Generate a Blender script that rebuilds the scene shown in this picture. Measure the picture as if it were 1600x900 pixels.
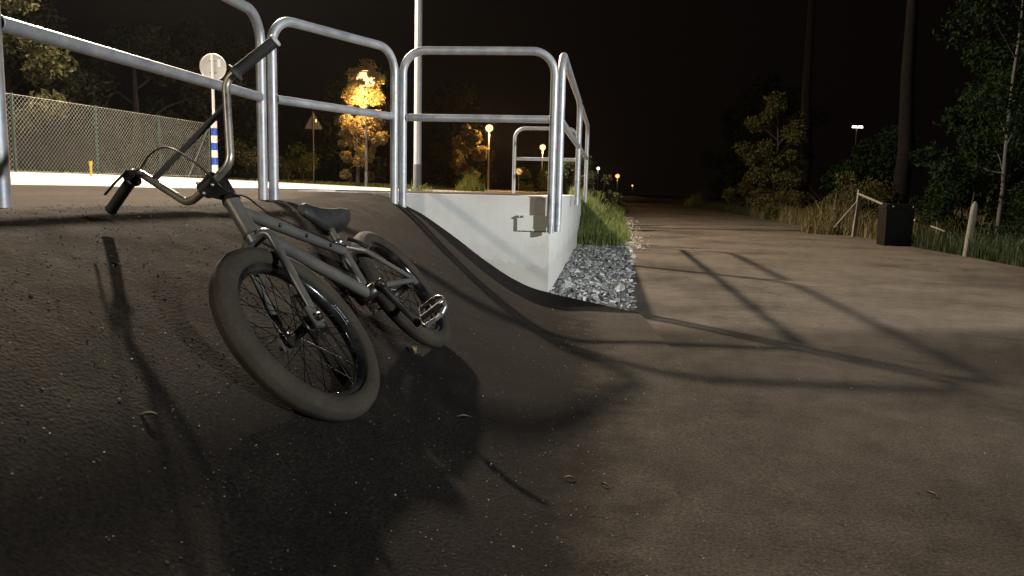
import bpy, math, random
import numpy as np
from mathutils import Vector, Matrix, noise as mnoise

for o in list(bpy.data.objects):
    bpy.data.objects.remove(o)
rnd = random.Random(7)
scene = bpy.context.scene
COL = scene.collection
R = math.radians

# ------------------------------------------------------------------ camera
cam_d = bpy.data.cameras.new('camera')
cam_d.sensor_width = 36.0
cam_d.lens = 36.0 * 1180 / 1600
cam_d.clip_start = 0.05
cam_d.clip_end = 2000
cam = bpy.data.objects.new('camera', cam_d)
COL.objects.link(cam)
pitch, roll = math.atan((450 - 299.3) / 1180), R(1.35)
F = Vector((0, math.cos(pitch), -math.sin(pitch)))
R0, U0 = Vector((1, 0, 0)), Vector((0, math.sin(pitch), math.cos(pitch)))
RR = math.cos(roll) * R0 + math.sin(roll) * U0
UU = -math.sin(roll) * R0 + math.cos(roll) * U0
cam.matrix_world = Matrix(((RR.x, UU.x, -F.x, 0), (RR.y, UU.y, -F.y, 0), (RR.z, UU.z, -F.z, 0.80), (0, 0, 0, 1)))
scene.camera = cam

# ------------------------------------------------------------------ night sky
world = bpy.data.worlds.new('World')
scene.world = world
world.use_nodes = True
wn = world.node_tree
wn.nodes.clear()
wout = wn.nodes.new('ShaderNodeOutputWorld')
wbg = wn.nodes.new('ShaderNodeBackground')
wmix = wn.nodes.new('ShaderNodeMix'); wmix.data_type = 'RGBA'
sky = wn.nodes.new('ShaderNodeTexSky')
sky.sky_type = 'NISHITA'
sky.sun_disc = False
sky.sun_elevation = R(-8)
sky.sun_rotation = R(200)
wmix.inputs[0].default_value = 0.85
wmix.inputs[7].default_value = (1.0, 0.62, 0.50, 1)     # town glow on the night sky
wn.links.new(sky.outputs[0], wmix.inputs[6])
wn.links.new(wmix.outputs[2], wbg.inputs[0])
wbg.inputs[1].default_value = 0.0022
wn.links.new(wbg.outputs[0], wout.inputs[0])

# ------------------------------------------------------------------ the lamps behind the camera
def area_lamp(name, loc, target, watts, color, size, spread=180):
    l = bpy.data.lights.new(name, 'AREA')
    l.shape = 'DISK'; l.size = size; l.energy = watts; l.color = color; l.spread = R(spread)
    o = bpy.data.objects.new(name, l)
    COL.objects.link(o)
    o.location = loc
    o.rotation_euler = (Vector(target) - Vector(loc)).to_track_quat('-Z', 'Y').to_euler()
    return o
LAMP_A = (-7.6, 17.4, 10.0)
area_lamp('street_light_over_road', (LAMP_A[0], LAMP_A[1], LAMP_A[2] - 0.12), (-2.0, 12.0, 0.0), 8900, (1.0, 0.82, 0.63), 0.52)
area_lamp('street_light_behind_left', (-10.4, -7.8, 6.5), (-1.0, 5.0, 0.0), 760, (1.0, 0.88, 0.68), 0.25)
area_lamp('street_light_behind_right', (13.0, -5.0, 4.8), (0.2, 7.2, 0.3), 520, (0.93, 0.98, 1.0), 0.35, 62)

scene.view_settings.view_transform = 'Standard'
scene.view_settings.look = 'None'
scene.view_settings.exposure = 0.0
scene.view_settings.gamma = 1.0
scene.view_settings.use_curve_mapping = False
scene.render.engine = 'CYCLES'
scene.cycles.use_denoising = True
scene.cycles.max_bounces = 6
scene.cycles.sample_clamp_indirect = 4.0

# ------------------------------------------------------------------ helpers
def smooth(t):
    t = min(1.0, max(0.0, t))
    return t * t * (3 - 2 * t)

def lerp_table(tab, v):
    if v <= tab[0][0]:
        (a, b), (c, d) = tab[0], tab[1]
    elif v >= tab[-1][0]:
        (a, b), (c, d) = tab[-2], tab[-1]
        if v > tab[-1][0] and c != a:
            return d + (v - c) * (d - b) / (c - a)
    else:
        for i in range(len(tab) - 1):
            if tab[i][0] <= v <= tab[i + 1][0]:
                (a, b), (c, d) = tab[i], tab[i + 1]
                break
    return b + (v - a) * (d - b) / (c - a)

def tag(o, label=None, cat=None, group=None, kind=None):
    if label: o['label'] = label
    if cat: o['category'] = cat
    if group: o['group'] = group
    if kind: o['kind'] = kind
    return o

def empty(name, loc=(0, 0, 0), rz=0.0):
    o = bpy.data.objects.new(name, None)
    COL.objects.link(o)
    o.location = loc
    o.rotation_euler = (0, 0, rz)
    o.empty_display_size = 0.1
    return o

class MB:
    """collects shapes and links them as one mesh object"""
    def __init__(s):
        s.v, s.f, s.sm = [], [], []
    def add(s, vs, fs, sm=False):
        b = len(s.v)
        s.v += [tuple(p) for p in vs]
        s.f += [tuple(i + b for i in f) for f in fs]
        s.sm += [sm] * len(fs)
    def box(s, c, size, rot=None, taper=1.0):
        hx, hy, hz = size[0] / 2, size[1] / 2, size[2] / 2
        P = []
        for z, k in ((-hz, 1.0), (hz, taper)):
            for x, y in ((-hx, -hy), (hx, -hy), (hx, hy), (-hx, hy)):
                P.append(Vector((x * k, y * k, z)))
        if rot is not None:
            P = [rot @ p for p in P]
        P = [p + Vector(c) for p in P]
        s.add(P, [(3, 2, 1, 0), (4, 5, 6, 7), (0, 1, 5, 4), (1, 2, 6, 5), (2, 3, 7, 6), (3, 0, 4, 7)])
    def tube(s, pts, rad, n=12, caps=True, closed=False, flat=1.0, flat_axis=None):
        pts = [Vector(p) for p in pts]
        m = len(pts)
        rads = rad if isinstance(rad, (list, tuple)) else [rad] * m
        nrm = None
        rings = []
        for i in range(m):
            if closed:
                t = (pts[(i + 1) % m] - pts[i - 1]).normalized()
            else:
                t = (pts[min(i + 1, m - 1)] - pts[max(i - 1, 0)]).normalized()
            if nrm is None:
                ref = flat_axis if flat_axis is not None else (Vector((0, 0, 1)) if abs(t.z) < 0.9 else Vector((1, 0, 0)))
                nrm = (ref - t * ref.dot(t)).normalized()
            else:
                nrm = (nrm - t * nrm.dot(t)).normalized()
            b = t.cross(nrm)
            rings.append([pts[i] + (nrm * math.cos(2 * math.pi * k / n) * flat + b * math.sin(2 * math.pi * k / n)) * rads[i] for k in range(n)])
        vs = [p for r_ in rings for p in r_]
        fs = []
        for i in range(m if closed else m - 1):
            j = (i + 1) % m
            for k in range(n):
                k2 = (k + 1) % n
                fs.append((i * n + k, j * n + k, j * n + k2, i * n + k2))
        s.add(vs, fs, True)
        if caps and not closed:
            s.add(rings[0], [tuple(range(n))])
            s.add(rings[-1], [tuple(reversed(range(n)))])
    def lathe(s, prof, c, axis, n=48, sm=True, closed=True):
        """prof: list of (radius, offset along axis)"""
        ax = Vector(axis).normalized()
        ref = Vector((0, 0, 1)) if abs(ax.z) < 0.9 else Vector((1, 0, 0))
        e1 = (ref - ax * ref.dot(ax)).normalized()
        e2 = ax.cross(e1)
        m = len(prof)
        vs = []
        for k in range(n):
            a = 2 * math.pi * k / n
            d = e1 * math.cos(a) + e2 * math.sin(a)
            for r_, o_ in prof:
                vs.append(Vector(c) + d * r_ + ax * o_)
        fs = []
        for k in range(n):
            k2 = (k + 1) % n
            for i in range(m if closed else m - 1):
                j = (i + 1) % m
                fs.append((k * m + i, k * m + j, k2 * m + j, k2 * m + i))
        s.add(vs, fs, sm)
    def build(s, name, mat, parent=None, xf=None):
        me = bpy.data.meshes.new(name)
        vs = s.v if xf is None else [tuple(xf(Vector(p))) for p in s.v]
        me.from_pydata(vs, [], s.f)
        me.polygons.foreach_set('use_smooth', s.sm)
        me.materials.append(mat)
        me.update()
        o = bpy.data.objects.new(name, me)
        COL.objects.link(o)
        if parent is not None:
            o.parent = parent
        return o

def np_mesh(name, V, quads, mat, parent=None, sm=False):
    me = bpy.data.meshes.new(name)
    V = np.asarray(V, np.float32); Q = np.asarray(quads, np.int32)
    k = Q.shape[1]
    me.vertices.add(len(V)); me.vertices.foreach_set('co', V.ravel())
    me.loops.add(Q.size); me.loops.foreach_set('vertex_index', Q.ravel())
    me.polygons.add(len(Q)); me.polygons.foreach_set('loop_start', np.arange(0, Q.size, k, dtype=np.int32))
    me.polygons.foreach_set('use_smooth', np.full(len(Q), sm))
    me.update(calc_edges=True)
    me.materials.append(mat)
    o = bpy.data.objects.new(name, me)
    COL.objects.link(o)
    if parent is not None:
        o.parent = parent
    return o

def fillet(pts, rad, n=8):
    """polyline with rounded corners"""
    pts = [Vector(p) for p in pts]
    out = [pts[0]]
    for i in range(1, len(pts) - 1):
        a, b, c = pts[i - 1], pts[i], pts[i + 1]
        d1, d2 = (a - b).normalized(), (c - b).normalized()
        ang = d1.angle(d2)
        L = min(rad / math.tan(ang / 2), (a - b).length * 0.49, (c - b).length * 0.49)
        p1, p2 = b + d1 * L, b + d2 * L
        rr = L * math.tan(ang / 2)
        cen = b + (d1 + d2).normalized() * (rr / math.sin(ang / 2))
        for k in range(n + 1):
            t = k / n
            q = p1.lerp(p2, t)
            # slerp on the arc
            v1, v2 = (p1 - cen), (p2 - cen)
            om = v1.angle(v2)
            if om > 1e-4:
                q = cen + (v1 * math.sin((1 - t) * om) + v2 * math.sin(t * om)) / math.sin(om)
            out.append(q)
    out.append(pts[-1])
    return out

# ------------------------------------------------------------------ materials
def new_mat(name):
    m = bpy.data.materials.new(name)
    m.use_nodes = True
    nt = m.node_tree
    return m, nt, nt.nodes['Principled BSDF'], nt.nodes['Material Output']

def coord(nt, obj=True):
    c = nt.nodes.new('ShaderNodeTexCoord')
    return c.outputs['Object']

def noise_tex(nt, vec, scale, detail=4, rough=0.55):
    n = nt.nodes.new('ShaderNodeTexNoise')
    n.inputs['Scale'].default_value = scale
    n.inputs['Detail'].default_value = detail
    n.inputs['Roughness'].default_value = rough
    nt.links.new(vec, n.inputs['Vector'])
    return n.outputs['Fac']

def ramp(nt, fac, stops):
    r_ = nt.nodes.new('ShaderNodeValToRGB')
    els = r_.color_ramp.elements
    while len(els) < len(stops):
        els.new(0.5)
    for e, (p, c) in zip(els, stops):
        e.position = p
        e.color = (*c, 1) if len(c) == 3 else c
    nt.links.new(fac, r_.inputs[0])
    return r_.outputs[0]

def mixc(nt, fac, a, b, mode='MIX'):
    m = nt.nodes.new('ShaderNodeMix'); m.data_type = 'RGBA'; m.blend_type = mode
    for sock, v in ((m.inputs[0], fac), (m.inputs[6], a), (m.inputs[7], b)):
        if hasattr(v, 'is_linked'):
            nt.links.new(v, sock)
        elif isinstance(v, (int, float)):
            sock.default_value = v
        else:
            sock.default_value = (*v, 1)
    return m.outputs[2]

def bump(nt, bsdf, h, strength, dist, prev=None):
    b = nt.nodes.new('ShaderNodeBump')
    b.inputs['Strength'].default_value = strength
    b.inputs['Distance'].default_value = dist
    nt.links.new(h, b.inputs['Height'])
    if prev is not None:
        nt.links.new(prev, b.inputs['Normal'])
    nt.links.new(b.outputs[0], bsdf.inputs['Normal'])
    return b.outputs[0]

def simple(name, col, rough=0.6, metal=0.0, var=0.25, scale=30.0, bmp=0.0, spec=0.5, rvar=0.12):
    m, nt, p, _ = new_mat(name)
    c = coord(nt)
    f = noise_tex(nt, c, scale, 5, 0.6)
    lo = tuple(x * (1 - var) for x in col); hi = tuple(min(1, x * (1 + var)) for x in col)
    nt.links.new(ramp(nt, f, [(0.3, lo), (0.7, hi)]), p.inputs['Base Color'])
    f2 = noise_tex(nt, c, scale * 0.35, 4, 0.6)
    nt.links.new(ramp(nt, f2, [(0.3, (max(0, rough - rvar),) * 3), (0.7, (min(1, rough + rvar),) * 3)]), p.inputs['Roughness'])
    p.inputs['Metallic'].default_value = metal
    p.inputs['Specular IOR Level'].default_value = spec
    if bmp:
        bump(nt, p, f, bmp, 0.004)
    return m

def asphalt(name, dark, lite, seam=None, worn=0.35, toe=False):
    m, nt, p, _ = new_mat(name)
    c = coord(nt)
    big = noise_tex(nt, c, 0.9, 5, 0.6)
    mid = noise_tex(nt, c, 7.0, 5, 0.65)
    fine = noise_tex(nt, c, 120.0, 3, 0.7)
    base = ramp(nt, big, [(0.32, dark), (0.68, lite)])
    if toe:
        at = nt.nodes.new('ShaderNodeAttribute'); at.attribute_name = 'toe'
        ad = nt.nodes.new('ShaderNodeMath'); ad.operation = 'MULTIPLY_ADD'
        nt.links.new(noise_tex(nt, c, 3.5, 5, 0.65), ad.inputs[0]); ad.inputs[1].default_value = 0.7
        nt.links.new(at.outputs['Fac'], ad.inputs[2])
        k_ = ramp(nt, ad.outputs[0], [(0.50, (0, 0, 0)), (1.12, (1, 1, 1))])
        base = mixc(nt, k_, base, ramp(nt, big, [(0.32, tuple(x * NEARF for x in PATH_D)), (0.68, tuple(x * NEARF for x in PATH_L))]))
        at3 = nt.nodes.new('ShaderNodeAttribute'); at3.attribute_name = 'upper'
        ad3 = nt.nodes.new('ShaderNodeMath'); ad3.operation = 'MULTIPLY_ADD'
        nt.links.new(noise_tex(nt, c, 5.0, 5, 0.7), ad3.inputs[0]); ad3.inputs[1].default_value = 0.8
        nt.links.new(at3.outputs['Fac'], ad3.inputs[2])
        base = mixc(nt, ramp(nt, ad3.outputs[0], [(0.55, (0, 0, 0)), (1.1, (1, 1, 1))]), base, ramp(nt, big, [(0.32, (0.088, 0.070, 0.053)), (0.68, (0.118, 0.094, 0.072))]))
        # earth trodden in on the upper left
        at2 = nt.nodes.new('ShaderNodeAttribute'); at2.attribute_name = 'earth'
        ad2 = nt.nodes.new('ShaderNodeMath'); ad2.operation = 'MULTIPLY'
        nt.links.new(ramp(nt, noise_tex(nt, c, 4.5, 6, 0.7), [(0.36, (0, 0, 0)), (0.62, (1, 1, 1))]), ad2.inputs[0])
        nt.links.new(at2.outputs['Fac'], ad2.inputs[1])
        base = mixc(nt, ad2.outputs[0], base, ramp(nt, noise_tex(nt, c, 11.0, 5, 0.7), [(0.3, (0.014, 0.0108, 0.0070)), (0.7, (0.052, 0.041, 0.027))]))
    base = mixc(nt, worn, base, ramp(nt, mid, [(0.35, (0.35,) * 3), (0.7, (1.35,) * 3)]), 'MULTIPLY')
    base = mixc(nt, 0.75, base, ramp(nt, fine, [(0.33, (0.35,) * 3), (0.6, (1.15,) * 3), (0.75, (1.9,) * 3)]), 'MULTIPLY')
    # scattered pale aggregate
    vor = nt.nodes.new('ShaderNodeTexVoronoi'); vor.inputs['Scale'].default_value = 85.0
    nt.links.new(c, vor.inputs['Vector'])
    spk = ramp(nt, vor.outputs['Distance'], [(0.0, (1, 1, 1)), (0.14, (1, 1, 1)), (0.22, (0, 0, 0))])
    sepc = nt.nodes.new('ShaderNodeSeparateColor'); nt.links.new(vor.outputs['Color'], sepc.inputs[0])
    pick = ramp(nt, sepc.outputs[0], [(0.945, (0, 0, 0)), (0.965, (1, 1, 1))])
    both = mixc(nt, 1.0, spk, pick, 'MULTIPLY')
    base = mixc(nt, both, base, tuple(min(0.5, x * 3.4) for x in lite) if lite[0] > 0.3 else (0.17, 0.15, 0.12))
    if seam is not None:
        # hairline cracks and an old stain or two
        nz = nt.nodes.new('ShaderNodeTexNoise'); nz.inputs['Scale'].default_value = 1.6; nz.inputs['Detail'].default_value = 6
        nt.links.new(c, nz.inputs['Vector'])
        va = nt.nodes.new('ShaderNodeVectorMath'); va.operation = 'MULTIPLY_ADD'
        nt.links.new(nz.outputs['Color'], va.inputs[0]); va.inputs[1].default_value = (0.9, 0.9, 0.0); nt.links.new(c, va.inputs[2])
        vc = nt.nodes.new('ShaderNodeTexVoronoi'); vc.feature = 'DISTANCE_TO_EDGE'; vc.inputs['Scale'].default_value = 0.33
        nt.links.new(va.outputs[0], vc.inputs['Vector'])
        ck = ramp(nt, vc.outputs['Distance'], [(0.0, (0.45,) * 3), (0.006, (1.0,) * 3)])
        base = mixc(nt, ramp(nt, noise_tex(nt, c, 0.5, 3), [(0.48, (0, 0, 0)), (0.6, (0.8,) * 3)]), base, mixc(nt, 1.0, base, ck, 'MULTIPLY'))
        stn = ramp(nt, noise_tex(nt, c, 0.45, 6, 0.7), [(0.38, (0.62,) * 3), (0.50, (1.0,) * 3), (0.60, (1.0,) * 3), (0.70, (1.28,) * 3)])
        base = mixc(nt, 0.8, base, stn, 'MULTIPLY')
        sx = nt.nodes.new('ShaderNodeSeparateXYZ'); nt.links.new(c, sx.inputs[0])
        ma = nt.nodes.new('ShaderNodeMath'); ma.operation = 'MULTIPLY_ADD'
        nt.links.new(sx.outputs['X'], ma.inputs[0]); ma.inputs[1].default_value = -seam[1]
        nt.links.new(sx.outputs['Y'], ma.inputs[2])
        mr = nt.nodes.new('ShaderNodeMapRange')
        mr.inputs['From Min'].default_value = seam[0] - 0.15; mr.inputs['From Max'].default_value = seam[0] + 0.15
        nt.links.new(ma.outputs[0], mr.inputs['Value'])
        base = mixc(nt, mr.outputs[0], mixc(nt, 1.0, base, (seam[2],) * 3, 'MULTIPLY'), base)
    nt.links.new(base, p.inputs['Base Color'])
    nt.links.new(ramp(nt, mid, [(0.3, (0.85,) * 3), (0.7, (1.0,) * 3)]), p.inputs['Roughness'])
    p.inputs['Specular IOR Level'].default_value = 0.04
    v2 = nt.nodes.new('ShaderNodeTexVoronoi'); v2.inputs['Scale'].default_value = 110.0
    nt.links.new(c, v2.inputs['Vector'])
    n1 = bump(nt, p, v2.outputs['Distance'], 0.6, 0.004)
    n2 = bump(nt, p, noise_tex(nt, c, 45.0, 5, 0.7), 0.10, 0.008, n1)
    n3 = bump(nt, p, noise_tex(nt, c, 210.0, 3, 0.7), 0.5, 0.004, n2)
    bump(nt, p, mid, 0.08, 0.012, n3)
    return m

M = {}
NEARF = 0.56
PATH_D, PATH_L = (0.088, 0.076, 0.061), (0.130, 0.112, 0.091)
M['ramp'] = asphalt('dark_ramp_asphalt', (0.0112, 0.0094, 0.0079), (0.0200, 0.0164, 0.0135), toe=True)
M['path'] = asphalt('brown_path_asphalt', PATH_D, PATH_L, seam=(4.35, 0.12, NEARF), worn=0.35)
M['apron'] = asphalt('apron_asphalt', (0.060, 0.049, 0.040), (0.090, 0.074, 0.060))
M['pale_road'] = asphalt('pale_concrete_road', (0.36, 0.34, 0.31), (0.46, 0.44, 0.41), worn=0.15)
M['soil'] = simple('soil', (0.040, 0.036, 0.022), 0.95, var=0.45, scale=3.0, bmp=0.6)
M['galv'] = None

def galvanised():
    m, nt, p, _ = new_mat('galvanised_steel')
    c = coord(nt)
    v = nt.nodes.new('ShaderNodeTexVoronoi'); v.inputs['Scale'].default_value = 55.0
    nt.links.new(c, v.inputs['Vector'])
    sp = nt.nodes.new('ShaderNodeSeparateColor'); nt.links.new(v.outputs['Color'], sp.inputs[0])
    f = noise_tex(nt, c, 9.0, 5, 0.6)
    a = ramp(nt, f, [(0.3, (0.27, 0.275, 0.285)), (0.7, (0.42, 0.425, 0.435))])
    nt.links.new(mixc(nt, 0.16, a, v.outputs['Color'], 'SOFT_LIGHT'), p.inputs['Base Color'])
    p.inputs['Metallic'].default_value = 0.5
    nt.links.new(ramp(nt, f, [(0.3, (0.40,) * 3), (0.7, (0.58,) * 3)]), p.inputs['Roughness'])
    bump(nt, p, noise_tex(nt, c, 60.0, 3, 0.6), 0.12, 0.002)
    return m
M['galv'] = galvanised()

def concrete():
    m, nt, p, _ = new_mat('cast_concrete')
    c = coord(nt)
    f = noise_tex(nt, c, 2.2, 6, 0.6)
    a = ramp(nt, f, [(0.3, (0.47, 0.46, 0.43)), (0.7, (0.56, 0.555, 0.52))])
    mp = nt.nodes.new('ShaderNodeMapping'); mp.inputs['Scale'].default_value = (7, 7, 0.35)
    nt.links.new(c, mp.inputs[0])
    s = noise_tex(nt, mp.outputs[0], 1.0, 4, 0.6)
    a = mixc(nt, 0.22, a, ramp(nt, s, [(0.3, (0.72,) * 3), (0.62, (1.05,) * 3)]), 'MULTIPLY')
    # small blow holes
    v = nt.nodes.new('ShaderNodeTexVoronoi'); v.inputs['Scale'].default_value = 16.0
    nt.links.new(c, v.inputs['Vector'])
    sc = nt.nodes.new('ShaderNodeSeparateColor'); nt.links.new(v.outputs['Color'], sc.inputs[0])
    hole = mixc(nt, 1.0, ramp(nt, v.outputs['Distance'], [(0.05, (1, 1, 1)), (0.10, (0, 0, 0))]),
                ramp(nt, sc.outputs[0], [(0.86, (0, 0, 0)), (0.9, (1, 1, 1))]), 'MULTIPLY')
    a = mixc(nt, hole, a, (0.16, 0.14, 0.12))
    sz = nt.nodes.new('ShaderNodeSeparateXYZ'); nt.links.new(c, sz.inputs[0])
    sp_ = nt.nodes.new('ShaderNodeMath'); sp_.operation = 'MULTIPLY_ADD'
    nt.links.new(noise_tex(nt, c, 9.0, 6, 0.7), sp_.inputs[0]); sp_.inputs[1].default_value = -0.45; nt.links.new(sz.outputs['Z'], sp_.inputs[2])
    a = mixc(nt, ramp(nt, sp_.outputs[0], [(0.0, (0.40,) * 3), (0.04, (0.20,) * 3), (0.26, (0, 0, 0))]), a, (0.22, 0.19, 0.15))
    st2 = noise_tex(nt, c, 5.0, 7, 0.72)
    a = mixc(nt, 0.28, a, ramp(nt, st2, [(0.30, (0.80,) * 3), (0.5, (1.0,) * 3), (0.72, (1.05,) * 3)]), 'MULTIPLY')
    nt.links.new(a, p.inputs['Base Color'])
    p.inputs['Roughness'].default_value = 0.85
    p.inputs['Specular IOR Level'].default_value = 0.25
    bump(nt, p, noise_tex(nt, c, 35.0, 5, 0.6), 0.2, 0.004)
    return m
M['concrete'] = concrete()
M['concrete_patch'] = simple('grey_mortar_patch', (0.42, 0.40, 0.37), 0.9, var=0.15, scale=12, bmp=0.3)
def stone_mat():
    m, nt, p, _ = new_mat('crushed_stone')
    g = nt.nodes.new('ShaderNodeNewGeometry')
    a = ramp(nt, g.outputs['Random Per Island'], [(0.0, (0.055, 0.055, 0.055)), (0.45, (0.15, 0.15, 0.145)), (0.8, (0.26, 0.255, 0.24)), (1.0, (0.44, 0.43, 0.40))])
    c = coord(nt)
    nt.links.new(mixc(nt, 0.6, a, ramp(nt, noise_tex(nt, c, 40, 4, 0.6), [(0.3, (0.55,) * 3), (0.7, (1.25,) * 3)]), 'MULTIPLY'), p.inputs['Base Color'])
    p.inputs['Roughness'].default_value = 0.7
    return m
M['stone'] = stone_mat()
M['crumb'] = simple('pale_grit', (0.26, 0.24, 0.20), 0.8, var=0.35, scale=20.0)
M['crumb_dark'] = simple('dark_grit', (0.040, 0.032, 0.023), 0.85, var=0.4, scale=20.0)

def leaf_mat(name, c1, c2, trans=0.35, spec=0.25):
    m, nt, p, out = new_mat(name)
    c = coord(nt)
    f = noise_tex(nt, c, 2.3, 4, 0.7)
    col = ramp(nt, f, [(0.3, c1), (0.7, c2)])
    nt.links.new(col, p.inputs['Base Color'])
    p.inputs['Roughness'].default_value = 0.6
    p.inputs['Specular IOR Level'].default_value = spec
    t = nt.nodes.new('ShaderNodeBsdfTranslucent')
    nt.links.new(col, t.inputs[0])
    mx = nt.nodes.new('ShaderNodeMixShader'); mx.inputs[0].default_value = trans
    nt.links.new(p.outputs[0], mx.inputs[1]); nt.links.new(t.outputs[0], mx.inputs[2])
    nt.links.new(mx.outputs[0], out.inputs['Surface'])
    return m
M['leaf_dark'] = leaf_mat('dark_leaf', (0.010, 0.013, 0.005), (0.024, 0.029, 0.011))
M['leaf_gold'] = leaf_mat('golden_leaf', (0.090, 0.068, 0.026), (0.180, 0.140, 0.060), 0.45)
M['leaf_mid'] = leaf_mat('mid_leaf', (0.040, 0.060, 0.018), (0.090, 0.110, 0.035))
M['leaf_olive'] = leaf_mat('olive_leaf', (0.030, 0.031, 0.010), (0.072, 0.068, 0.024))
M['leaf_wood'] = leaf_mat('wood_leaf', (0.006, 0.0125, 0.0042), (0.014, 0.0255, 0.0085), 0.25, 0.02)  # darkness of the woods put into the leaf colour
M['leaf_wood_olive'] = leaf_mat('wood_olive_leaf', (0.036, 0.037, 0.012), (0.078, 0.074, 0.026), 0.25, 0.05)
M['grass'] = leaf_mat('green_grass', (0.100, 0.140, 0.034), (0.190, 0.220, 0.072))
M['grass_dim'] = leaf_mat('shaded_grass', (0.018, 0.030, 0.010), (0.040, 0.055, 0.018))  # darker copy of the grass, the right verge's shade put into its colour
M['grass_dry'] = leaf_mat('dry_grass', (0.075, 0.066, 0.025), (0.165, 0.138, 0.060))
M['bark'] = simple('bark', (0.022, 0.017, 0.013), 0.95, var=0.4, scale=16.0, bmp=0.8)
M['bark_shaded'] = simple('shaded_bark', (0.0045, 0.0035, 0.003), 0.95, var=0.5, scale=16.0, bmp=0.8, spec=0.1)  # darker copy of the bark, gloom among the trees put into its colour
M['birch'] = simple('birch_bark', (0.030, 0.029, 0.026), 0.8, var=0.5, scale=9.0, bmp=0.3)
M['old_wood'] = simple('weathered_wood', (0.125, 0.115, 0.092), 0.85, var=0.3, scale=22.0, bmp=0.4)
M['grey_paint'] = simple('grey_pole_paint', (0.42, 0.42, 0.41), 0.5, metal=0.2, var=0.1, scale=5.0)
M['dark_paint'] = simple('dark_pole_paint', (0.12, 0.12, 0.12), 0.6, var=0.15, scale=5.0)
M['sign_dull'] = simple('dull_sign_back', (0.045, 0.045, 0.043), 0.8, metal=0.1, var=0.1, scale=6.0)
M['sign_back'] = simple('sign_back_aluminium', (0.62, 0.61, 0.60), 0.5, metal=0.3, var=0.1, scale=6.0)
M['white_film'] = simple('white_reflective_film', (0.80, 0.80, 0.80), 0.4, var=0.04, scale=8.0)
M['blue_film'] = simple('blue_reflective_film', (0.03, 0.08, 0.42), 0.4, var=0.06, scale=8.0)
M['black_film'] = simple('black_film', (0.02, 0.02, 0.02), 0.5, var=0.1)
M['green_wire'] = simple('galvanised_wire', (0.42, 0.43, 0.39), 0.4, metal=0.3, var=0.2, scale=3.0)
M['green_post'] = simple('green_fence_post', (0.030, 0.058, 0.048), 0.45, var=0.15, scale=3.0)
M['bin'] = simple('black_plastic', (0.003, 0.003, 0.003), 0.7, spec=0.1, var=0.2, scale=6.0)
M['yellow'] = simple('yellow_paint', (0.55, 0.38, 0.04), 0.5, var=0.1)
M['dead_leaf'] = simple('dead_leaf', (0.20, 0.145, 0.08), 0.7, var=0.35, scale=40.0)

def emis(name, col, strength):
    m, nt, p, out = new_mat(name)
    e = nt.nodes.new('ShaderNodeEmission')
    e.inputs[0].default_value = (*col, 1); e.inputs[1].default_value = strength
    nt.links.new(e.outputs[0], out.inputs['Surface'])
    return m
M['sodium'] = emis('sodium_glass', (1.0, 0.56, 0.25), 2.6)
M['sodium_far'] = emis('far_sodium_glass', (1.0, 0.44, 0.16), 2.0)
M['led'] = emis('white_lamp_glass', (1.0, 0.95, 0.86), 5.0)

# bicycle
def dusty(name, col, dust, rough, metal, amount=0.5, scale=9.0):
    m, nt, p, _ = new_mat(name)
    c = coord(nt)
    f = noise_tex(nt, c, scale, 6, 0.65)
    k = ramp(nt, f, [(0.5 - amount * 0.45, (0, 0, 0)), (0.9 - amount * 0.3, (1, 1, 1))])
    g = noise_tex(nt, c, scale * 14, 3, 0.6)
    col2 = mixc(nt, 0.35, col, ramp(nt, g, [(0.3, (0.5,) * 3), (0.7, (1.3,) * 3)]), 'MULTIPLY')
    nt.links.new(mixc(nt, k, col2, dust), p.inputs['Base Color'])
    nt.links.new(mixc(nt, k, (rough,) * 3, (min(1, rough + 0.35),) * 3), p.inputs['Roughness'])
    nt.links.new(mixc(nt, k, (metal,) * 3, (metal * 0.3,) * 3), p.inputs['Metallic'])
    return m
M['frame'] = dusty('gunmetal_frame', (0.115, 0.114, 0.110), (0.120, 0.108, 0.086), 0.28, 0.45, 0.36)
M['chrome'] = dusty('dull_chrome', (0.42, 0.39, 0.35), (0.20, 0.17, 0.13), 0.22, 0.95, 0.35)
M['rim'] = dusty('gloss_black_rim', (0.006, 0.006, 0.007), (0.05, 0.045, 0.04), 0.10, 0.0, 0.15)
M['rubber'] = dusty('grip_rubber', (0.014, 0.014, 0.014), (0.05, 0.043, 0.035), 0.6, 0.0, 0.4)
M['blackmetal'] = dusty('black_anodised', (0.012, 0.012, 0.012), (0.04, 0.036, 0.03), 0.3, 0.5, 0.3)
M['steel'] = dusty('bright_steel', (0.55, 0.53, 0.5), (0.30, 0.25, 0.2), 0.2, 1.0, 0.25)
M['spoke'] = dusty('black_spoke', (0.02, 0.02, 0.02), (0.03, 0.027, 0.022), 0.12, 0.9, 0.2)
M['rust'] = dusty('oily_chain', (0.10, 0.07, 0.055), (0.09, 0.055, 0.035), 0.4, 0.7, 0.4, 40.0)
M['seat'] = dusty('black_saddle', (0.008, 0.008, 0.008), (0.025, 0.023, 0.020), 0.5, 0.0, 0.35, 14)
M['decal'] = simple('pale_decal', (0.42, 0.45, 0.47), 0.4, var=0.1)
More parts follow.
